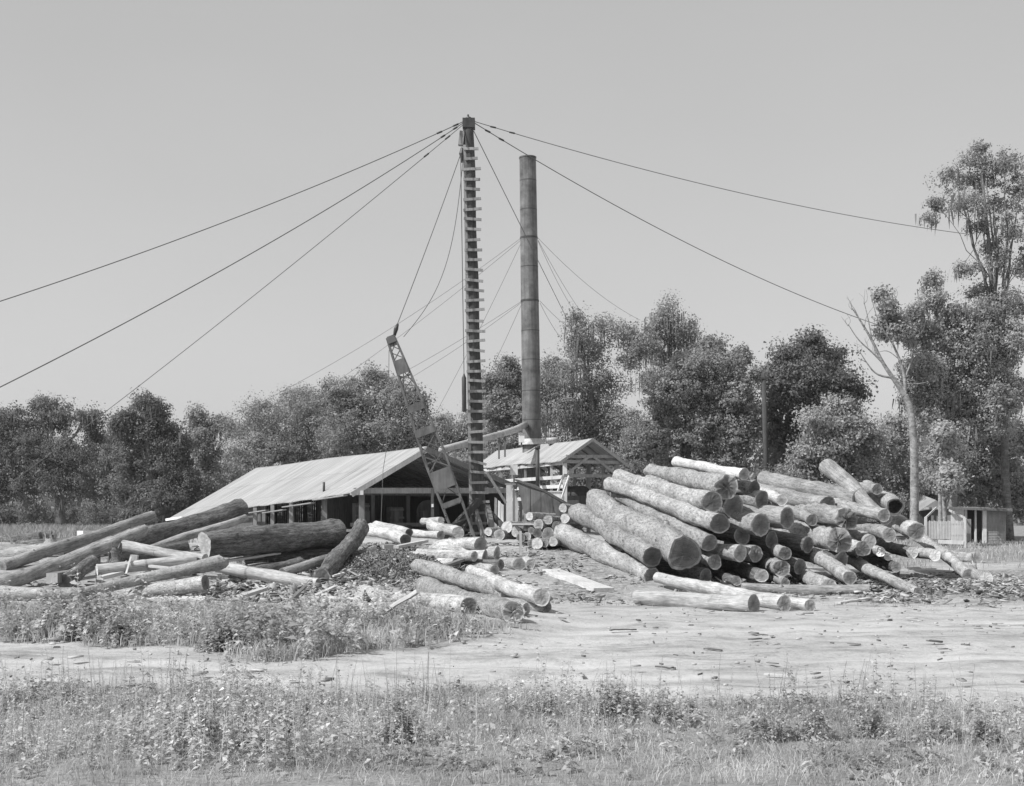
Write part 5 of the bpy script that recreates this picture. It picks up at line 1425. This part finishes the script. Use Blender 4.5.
tree('round_oak', 92, 805, [(810, 348, 20, 13), (785, 358, 16, 14), (832, 360, 18, 14), (804, 374, 34, 20), (840, 384, 20, 20), (782, 390, 24, 26), (812, 402, 36, 24), (846, 406, 14, 18), (775, 424, 22, 24), (806, 436, 34, 24), (782, 458, 28, 20), (858, 392, 6, 12), (768, 376, 8, 10), (812, 338, 9, 6), (850, 430, 16, 24)],
     'leaf_dark', 'dark rounded oak behind the utility pole', TG, 13, trunk_r=.45)
tree('light_bush_tree', 80, 838, [(840, 406, 20, 10), (818, 422, 18, 14), (850, 426, 24, 18), (828, 446, 26, 18), (858, 452, 22, 22), (806, 456, 16, 16), (800, 474, 22, 14), (842, 478, 30, 18), (872, 440, 10, 12), (870, 480, 18, 24)],
     'leaf_pale', 'light leaved bushy tree before the dark rounded oak', TG, 14, trunk_r=.22, clump=.6, leaf_s=.22, per=40)
tree('young_tree', 86, 892, [(892, 424, 12, 9), (882, 444, 16, 18), (905, 446, 18, 20), (884, 474, 20, 20), (908, 482, 22, 20), (890, 506, 24, 18), (915, 512, 18, 18), (876, 500, 14, 20)],
     'leaf_pale', 'pale young tree in the gap behind the bare dead tree', TG, 15, trunk_r=.15, dens=.8, clump=.6, leaf_s=.2)
tree('mossy_oak', 76, 952, [(934, 300, 12, 10), (932, 285, 8, 14), (958, 318, 24, 16), (930, 336, 26, 18), (968, 344, 28, 20), (925, 366, 26, 18), (960, 378, 30, 20), (990, 366, 20, 22), (985, 318, 16, 22), (935, 394, 24, 16), (968, 408, 26, 14), (995, 400, 18, 20), (1012, 340, 14, 26), (1010, 392, 16, 24), (925, 420, 20, 14), (960, 428, 24, 12), (990, 424, 20, 14), (912, 400, 12, 14), (912, 384, 10, 12), (905, 330, 8, 10), (915, 312, 6, 8)],
     'leaf_pale', 'full mossy oak towering over the wooden shed', TG, 16, moss=120, trunk_r=.3, clump=.62, leaf_s=.22, extra_limbs=14)
tree('leafy_tree', 82, 985, [(985, 430, 24, 18), (1010, 440, 22, 24), (960, 440, 22, 18), (940, 450, 18, 22), (970, 466, 28, 18), (1005, 476, 26, 20), (940, 480, 22, 18), (975, 492, 26, 12), (1020, 500, 20, 18), (930, 496, 14, 16)],
     'leaf_pale', 'low leafy tree drooping over the shed roof', TG, 17, trunk_r=.22, clump=.6, leaf_s=.22)
tree('tall_sparse_tree', 78, 1010, [(972, 160, 18, 12), (955, 180, 22, 14), (985, 176, 20, 16), (1005, 165, 20, 20), (940, 205, 14, 10), (966, 202, 24, 12), (995, 205, 20, 14), (1020, 190, 18, 26), (980, 226, 12, 8), (1015, 230, 20, 18), (968, 268, 14, 8), (1000, 262, 18, 14), (1022, 265, 14, 18), (930, 218, 6, 5), (980, 148, 12, 6), (978, 292, 18, 12), (1002, 300, 20, 16), (1020, 305, 16, 18), (990, 248, 14, 10)],
     'leaf_mid', 'tall sparse tree with thin limbs and trailing moss high over the shed', TG, 18, moss=26, dens=.42, trunk_r=.22, clump=.6, leaf_s=.18, per=30, extra_limbs=14, hollow=.5, hi=True)
# understorey
US = 'shrubs under the tree line'
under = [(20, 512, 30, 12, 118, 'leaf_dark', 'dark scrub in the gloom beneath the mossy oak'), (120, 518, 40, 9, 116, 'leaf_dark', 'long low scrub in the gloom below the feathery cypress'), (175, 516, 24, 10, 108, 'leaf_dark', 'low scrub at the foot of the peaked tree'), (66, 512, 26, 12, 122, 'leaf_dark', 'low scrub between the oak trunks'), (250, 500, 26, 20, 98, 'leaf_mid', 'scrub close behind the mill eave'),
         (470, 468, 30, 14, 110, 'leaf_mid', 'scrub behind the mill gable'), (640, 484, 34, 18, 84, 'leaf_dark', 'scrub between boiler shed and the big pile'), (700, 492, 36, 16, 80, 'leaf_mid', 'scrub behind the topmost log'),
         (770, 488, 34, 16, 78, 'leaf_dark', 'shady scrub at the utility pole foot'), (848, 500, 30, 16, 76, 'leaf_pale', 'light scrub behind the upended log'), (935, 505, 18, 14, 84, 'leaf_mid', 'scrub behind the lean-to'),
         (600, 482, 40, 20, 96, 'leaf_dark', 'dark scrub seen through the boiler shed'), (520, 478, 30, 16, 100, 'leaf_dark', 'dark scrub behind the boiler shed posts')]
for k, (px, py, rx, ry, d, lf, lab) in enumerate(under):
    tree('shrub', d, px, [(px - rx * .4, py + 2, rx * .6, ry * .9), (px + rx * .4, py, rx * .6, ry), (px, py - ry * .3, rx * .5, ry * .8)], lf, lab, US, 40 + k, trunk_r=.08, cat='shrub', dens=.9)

# the wood beyond: reads as one mass behind the individual trees
def far_wood():
    rng = np.random.default_rng(77)
    n = 22000
    px = rng.uniform(-60, 1090, n)
    top = 470 - 26 * np.abs(np.sin(px * .021 + 1)) - 14 * np.abs(np.sin(px * .057)) - 6 * np.sin(px * .13)
    top = np.where(px < 420, top + 6, top - 4)
    py = top + (529 - top) * rng.uniform(0, 1, n) ** .8
    d = rng.uniform(138, 165, n)
    C = np.stack([(px - CX) / F * d, d, CAMZ + (HY - py) / F * d], -1)
    V, Q = leaves_mesh(C, np.tile(np.array([[0, -.5, .7]]), (n, 1)), rng.uniform(.5, 1.0, n), rng)
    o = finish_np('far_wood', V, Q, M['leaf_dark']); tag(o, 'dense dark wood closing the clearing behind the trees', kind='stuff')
far_wood()

# dead tree with bare limbs, a tuft of leaves on one side
DD = 74.0
db = W(914, 545, DD); db.z = gz(db.x, DD)
dead = empty('dead_tree', db, 'bare dead tree with forked limbs behind the shed side of the big pile', 'tree', TG)
inv = Matrix.Translation(-db)
m = MB()
def path(m, pts, r0, r1, n=8, dj=0.0):
    P = []
    for i, (x, y) in enumerate(pts): P.append(W(x, y, DD + dj * i))
    # smooth by subdivision
    for _ in range(2):
        Q_ = [P[0]]
        for a, b_ in zip(P[:-1], P[1:]): Q_ += [a.lerp(b_, .25), a.lerp(b_, .75)]
        Q_.append(P[-1]); P = Q_
    K = len(P) - 1
    m.tube(P, [r0 + (r1 - r0) * (k / K) ** .8 for k in range(K + 1)], n)
path(m, [(914, 548), (914.5, 500), (914, 440), (911, 410), (905, 395)], .29, .17, 10)
path(m, [(905, 396), (893, 378), (882, 362), (872, 340), (860, 320), (852, 308)], .17, .02)
path(m, [(905, 396), (905, 378), (900, 360), (892, 342), (886, 322), (884, 300)], .13, .015)
path(m, [(893, 378), (876, 375), (866, 362), (860, 352)], .08, .015)
path(m, [(882, 362), (872, 352), (858, 340), (848, 324)], .07, .015)
path(m, [(872, 340), (868, 318), (864, 302)], .05, .012)
path(m, [(860, 320), (854, 308), (850, 303)], .03, .012)
path(m, [(905, 378), (912, 360), (914, 346), (920, 332)], .07, .015)
path(m, [(892, 342), (878, 322), (872, 300)], .05, .012)
path(m, [(886, 322), (894, 306), (896, 296)], .04, .012)
path(m, [(866, 362), (858, 358)], .03, .012)
path(m, [(900, 360), (888, 350), (878, 352)], .035, .012)
path(m, [(907, 384), (918, 384), (927, 382)], .04, .012)
path(m, [(864, 330), (866, 316), (874, 306)], .03, .010)
rg = random.Random(9)
for (x, y) in ((852, 308), (884, 300), (860, 352), (848, 324), (864, 302), (872, 300), (896, 296), (868, 345), (876, 352), (889, 330), (880, 340), (920, 332)):
    for k in range(3):
        path(m, [(x, y + 2), (x + rg.uniform(-5, 4), y - rg.uniform(2, 6)), (x + rg.uniform(-7, 6), y - rg.uniform(7, 13))], .016, .006, 5, rg.uniform(-.2, .2))
m.build('trunk', M['dead_bark'], dead, True, inv)
rng = np.random.default_rng(31)
C, Nn, tops = crown_pts([(882, 296, 4, 5), (886, 308, 8, 8), (892, 320, 12, 8), (900, 332, 12, 8), (884, 332, 8, 6)], DD, rng, .38, 30, .7)
V, Q = leaves_mesh(C, Nn, .18 * rng.uniform(.6, 1.4, len(C)), rng); finish_np('leaf_tufts', V - np.array(db), Q, M['leaf_mid'], dead)
# pale forked saplings by the shed
for k, (px, d, top, lab) in enumerate(((940, 69, 430, 'slim straight sapling trunk behind the picket fence'), (944.5, 68, 470, 'pale forked sapling beside the shed corner'))):
    b0 = W(px, 545, d); b0.z = gz(b0.x, d)
    sp_t = empty('sapling', b0, lab, 'tree', TG); inv = Matrix.Translation(-b0); m = MB()
    m.tube([b0, W(px + .5, 520, d), W(px - (1 if k else 0), 495, d), W(px + 1, top, d)], [.13, .12, .1, .05], 8)
    if k: m.tube([W(px, 512, d), W(px + 4, 498, d), W(px + 7, 478, d), W(px + 6, 462, d)], [.09, .08, .06, .03], 8)
    m.build('trunk', M['dead_bark'], sp_t, True, inv)
    rng = np.random.default_rng(60 + k)
    C, Nn, tp = crown_pts([(px + 2, top + 4, 12, 12), (px + 8, top + 16, 10, 8)], d, rng, .45, 34, .6)
    V, Q = leaves_mesh(C, Nn, .2 * rng.uniform(.6, 1.4, len(C)), rng); finish_np('crown', V - np.array(b0), Q, M['leaf_pale'], sp_t)

# ------------------------------------------------------------------ grass and weeds
def blades(x, y, h, w, rng, lean=.35):
    n = len(x); z = ground(x, y) - .02
    a = rng.uniform(0, 2 * np.pi, n); u = np.stack([np.cos(a), np.sin(a), 0 * a], -1) * (w / 2)[:, None]
    l = rng.normal(0, lean, (n, 2)) * h[:, None]
    b0 = np.stack([x, y, z], -1)
    m1 = b0 + np.stack([l[:, 0] * .35, l[:, 1] * .35, h * .6], -1); t1 = b0 + np.stack([l[:, 0], l[:, 1], h * (1 - .15 * rng.uniform(0, 1, n))], -1)
    V = np.stack([b0 - u, b0 + u, m1 + u * .75, m1 - u * .75, t1 + u * .08, t1 - u * .08], 1).reshape(-1, 3)
    k = np.arange(n)[:, None] * 6
    Q = np.concatenate([k + np.array([[0, 1, 2, 3]]), k + np.array([[3, 2, 4, 5]])])
    return V, Q
def scatter(n, x0, x1, y0, y1, cov, rng, power=1.0):
    x = rng.uniform(x0, x1, n); y = y0 + (y1 - y0) * rng.uniform(0, 1, n) ** power
    k = rng.uniform(0, 1, n) < np.clip(cov(x, y), 0, 1)
    return x[k], y[k]
rng = np.random.default_rng(5)
def tuft(x, y): return .45 + .55 * sst(-.3, .6, np.sin(x * 1.3 + 2 * np.sin(y * .7)) * np.sin(y * 1.6 + x * .5) + .4 * np.sin(x * 3.1 + y * 2.3))
x, y = scatter(110000, -7.5, 7.5, 9.6, 17.2, cover_front, rng, .9)
h = rng.uniform(.04, .13, len(x)) * (.5 + .9 * tuft(x, y)); 
V, Q = blades(x, y, h, rng.uniform(.004, .009, len(x)), rng, .6)
o = finish_np('front_grass', V, Q, M['grass']); tag(o, 'dry short grass on the near side of the road', kind='stuff')
x, y = scatter(72000, -15, 1.8, 19, 34.5, cover_bank, rng)
h = rng.uniform(.10, .32, len(x)) * (.5 + .8 * tuft(x, y)) * (1 - .72 * sst(24.5, 28.5, y))
V, Q = blades(x, y, h, rng.uniform(.010, .022, len(x)), rng)
o = finish_np('bank_grass', V, Q, M['grass']); tag(o, 'rough grass on the bank below the tumbled pile', kind='stuff')
x, y = scatter(12000, 9, 34, 48, 75, cover_far, rng)
V, Q = blades(x, y, rng.uniform(.1, .3, len(x)), rng.uniform(.02, .04, len(x)), rng)
o = finish_np('shed_grass', V, Q, M['grass']); tag(o, 'rough grass about the wooden shed and fence', kind='stuff')
x = rng.uniform(-10, 14, 4000); y = rng.uniform(31, 45, 4000)
V, Q = blades(x, y, rng.uniform(.05, .16, 4000), rng.uniform(.01, .02, 4000), rng)
o = finish_np('yard_grass', V, Q, M['grass']); tag(o, 'thin grass coming up through the yard litter', kind='stuff')

def weeds(x, y, hh, rng, nl, ls, droop=.3):
    """upright stems with many small leaves up their length"""
    n = len(x); z = ground(x, y)
    lean = rng.normal(0, .13, (n, 2)) * hh[:, None]
    b0 = np.stack([x, y, z - .02], -1); tp = b0 + np.stack([lean[:, 0], lean[:, 1], hh], -1)
    a = rng.uniform(0, np.pi, n); u = np.stack([np.cos(a), np.sin(a), 0 * a], -1) * .004
    Vs = np.stack([b0 - u, b0 + u, tp + u * .4, tp - u * .4], 1).reshape(-1, 3); Qs = np.arange(n * 4).reshape(n, 4)
    t = rng.uniform(.18, 1.0, (n, nl)); P = b0[:, None] + (tp - b0)[:, None] * t[..., None]
    an = rng.uniform(0, 2 * np.pi, (n, nl)); L = ls * rng.uniform(.6, 1.35, (n, nl)) * (1.15 - .75 * t ** 2) * (hh[:, None] / np.mean(hh)) ** .5
    el = rng.uniform(-.3, .75, (n, nl))
    dv = np.stack([np.cos(an) * np.cos(el), np.sin(an) * np.cos(el), np.sin(el)], -1)
    sd = np.stack([-np.sin(an), np.cos(an), rng.normal(0, .35, (n, nl))], -1)
    w = (L * .26)[..., None]
    A = P + dv * .008; Bm = P + dv * (L * .55)[..., None]; T = P + dv * L[..., None] - np.array([0, 0, 1]) * (L * droop)[..., None]
    Vl = np.stack([A, Bm + sd * w, T, Bm - sd * w], 2).reshape(-1, 3)
    m_ = n * nl
    return np.concatenate([Vs, Vl]), np.concatenate([Qs, np.arange(m_ * 4).reshape(m_, 4) + n * 4])
def weed_cov(x, y):
    px = CX + F * x / y
    c = np.where(px < 440, .95, np.where(px < 500, .25, .10))
    c = np.where((px > 495) & (px < 700), .42 * sst(13.0, 13.8, y) * (1 - sst(14.6, 15.2, y)) + .03, c)
    c = np.where(px >= 700, .28 * sst(11.6, 12.8, y) + .05, c)
    return c * cover_front(x, y) * (.5 + .5 * tuft(x * .8, y))
x, y = scatter(5200, -7.2, 7.2, 10.2, 16.6, weed_cov, rng, .85)
hh = rng.gamma(6, .052, len(x)).clip(.12, .7) * (1 - .55 * sst(13.8, 15.6, y)) * (.5 + .75 * sst(-.6, .9, np.sin(x * 1.9 + 1.3 * np.sin(y * 1.1)) + .6 * np.sin(y * 2.7 + x)))
V, Q = weeds(x, y, hh, rng, 26, .050)
o = finish_np('front_weeds', V, Q, M['weed']); tag(o, 'tall leafy weeds along the near side of the road', kind='stuff')
x, y = scatter(6800, -15, .6, 19.3, 31, lambda a, b: cover_bank(a, b) * (.35 + .65 * sst(-.5, -4, a) * .9) * tuft(a * .7, b * .8), rng)
hh = rng.gamma(6, .07, len(x)).clip(.2, .9) * (1 - .78 * sst(24, 28.5, y)) * (.5 + .8 * sst(-.6, .9, np.sin(x * 1.5 + 1.3 * np.sin(y * .9)) + .6 * np.sin(y * 1.7 + x)))
V, Q = weeds(x, y, hh, rng, 22, .085)
o = finish_np('bank_weeds', V, Q, M['weed']); tag(o, 'tall weeds on the bank under the tumbled pile', kind='stuff')
x, y = scatter(2600, -7.2, 7.2, 9.8, 15.6, lambda a, b: cover_front(a, b) * (.25 + .75 * sst(0, .8, np.sin(a * 1.1 + b * .7) * np.sin(b * 1.9 - a * .6) + .2)), rng, .9)
V, Q = weeds(x, y, rng.uniform(.06, .22, len(x)), rng, 13, .075)
o = finish_np('low_weeds', V, Q, M['weed_dark']); tag(o, 'low broad leaved weeds between the grass tufts by the road', kind='stuff')
x, y = scatter(1500, -7.2, 7.2, 10.0, 15.3, lambda a, b: cover_front(a, b) * np.where(CX + F * a / b < 460, .9, .25), rng, .9)
V, Q = weeds(x, y, rng.uniform(.3, .62, len(x)), rng, 34, .026)
o = finish_np('seed_stalks', V, Q, M['grass']); tag(o, 'dry seed stalks standing above the roadside weeds', kind='stuff')
x, y = scatter(1600, -15, .4, 19.4, 25.5, lambda a, b: cover_bank(a, b) * (.2 + .8 * sst(0, .8, np.sin(a * .9 + b * .5) * np.sin(b * 1.3 - a * .8) + .2)), rng)
V, Q = weeds(x, y, rng.uniform(.15, .5, len(x)), rng, 18, .12)
o = finish_np('bank_leaves', V, Q, M['weed_dark']); tag(o, 'broad leaved weeds mixed through the bank grass', kind='stuff')
x = rng.uniform(-42, -12, 16000); y = rng.uniform(46, 112, 16000)
V, Q = blades(x, y, rng.uniform(.15, .5, 16000), rng.uniform(.03, .07, 16000), rng)
o = finish_np('field_grass', V, Q, M['leaf_mid']); tag(o, 'rough field grass beyond the tumbled pile', kind='stuff')
# individual bushes
BUSHES = True
def bush(px, py, rpx, hpx, label, seed, mat='weed_dark', n=60, ls=.10):
    n = int(n * .55)
    r = np.random.default_rng(seed); c = G(px, py); d = c.y; R = rpx * d / F; H = hpx * d / F
    x = c.x + r.normal(0, .6, n) * R; y = c.y + r.normal(0, .4, n) * R
    q = np.exp(-((x - c.x) ** 2 + (y - c.y) ** 2) / (R * R) * .9)
    V, Q = weeds(x, y, H * q * r.uniform(.45, 1.15, n) + .05, r, 24, ls)
    root = empty('weed_bush', c, label, 'bush', 'leafy bushes by the road')
    finish_np('foliage', V - np.array(c), Q, M[mat], root)
bush(224, 650, 24, 30, 'dark broad leaved bush at the foot of the bank', 1, n=130)
bush(118, 644, 16, 40, 'tall dark weed clump on the bank below the sunken log end', 2)
bush(70, 640, 20, 34, 'weed clump on the bank nearer the photo edge', 3, 'weed')
bush(265, 660, 9, 12, 'small dark tuft in the hollow beside the road', 4)
bush(545, 718, 20, 36, 'leafy bush in the row of roadside weeds, below the yard edge logs', 5, 'weed', ls=.055)
bush(612, 722, 34, 46, 'largest leafy bush in the roadside row, below the big pile', 6, 'weed', n=220, ls=.055)
bush(664, 724, 20, 36, 'bush beside the largest roadside bush', 7, 'weed', ls=.055)
bush(690, 718, 9, 22, 'small bush closing the roadside row', 8, 'weed', n=50, ls=.055)
bush(766, 742, 24, 46, 'ragged bush below the bare road edge logs', 9, 'weed', ls=.055)
bush(815, 740, 14, 60, 'tall thin bush standing above the other front weeds', 10, 'weed', n=60, ls=.05)
bush(870, 738, 20, 42, 'spindly bush below the thin tipped log', 11, 'weed', n=70, ls=.05)
bush(935, 742, 24, 34, 'low bush before the open road by the shed side', 12, 'weed', n=80, ls=.05)
bush(985, 746, 16, 34, 'loose bush at the shed side end of the front weeds', 13, 'weed', n=60, ls=.05)
bush(190, 742, 30, 44, 'dense pale bush among the front weeds', 14, 'weed', n=160, ls=.055)
bush(395, 742, 24, 56, 'tall seedy bush among the front weeds below the yard litter', 15, 'weed', n=130, ls=.05)
bush(280, 740, 26, 54, 'upright bush between the dense pale and the tall seedy bush', 16, 'weed', n=140, ls=.05)

# ------------------------------------------------------------------ summer air
hm = bpy.data.materials.new('summer_haze'); hm.use_nodes = True
hn = hm.node_tree; hn.nodes.clear()
ho = hn.nodes.new('ShaderNodeOutputMaterial'); hv = hn.nodes.new('ShaderNodeVolumePrincipled')
hv.inputs['Color'].default_value = (.95, .95, .95, 1); hv.inputs['Density'].default_value = .00025; hv.inputs['Anisotropy'].default_value = .3
hn.links.new(hv.outputs[0], ho.inputs['Volume'])
hb = MB().box((0, 1000, 14), (8000, 10000, 42)).build('haze', hm); tag(hb, 'thin summer haze lying over the clearing', kind='stuff')
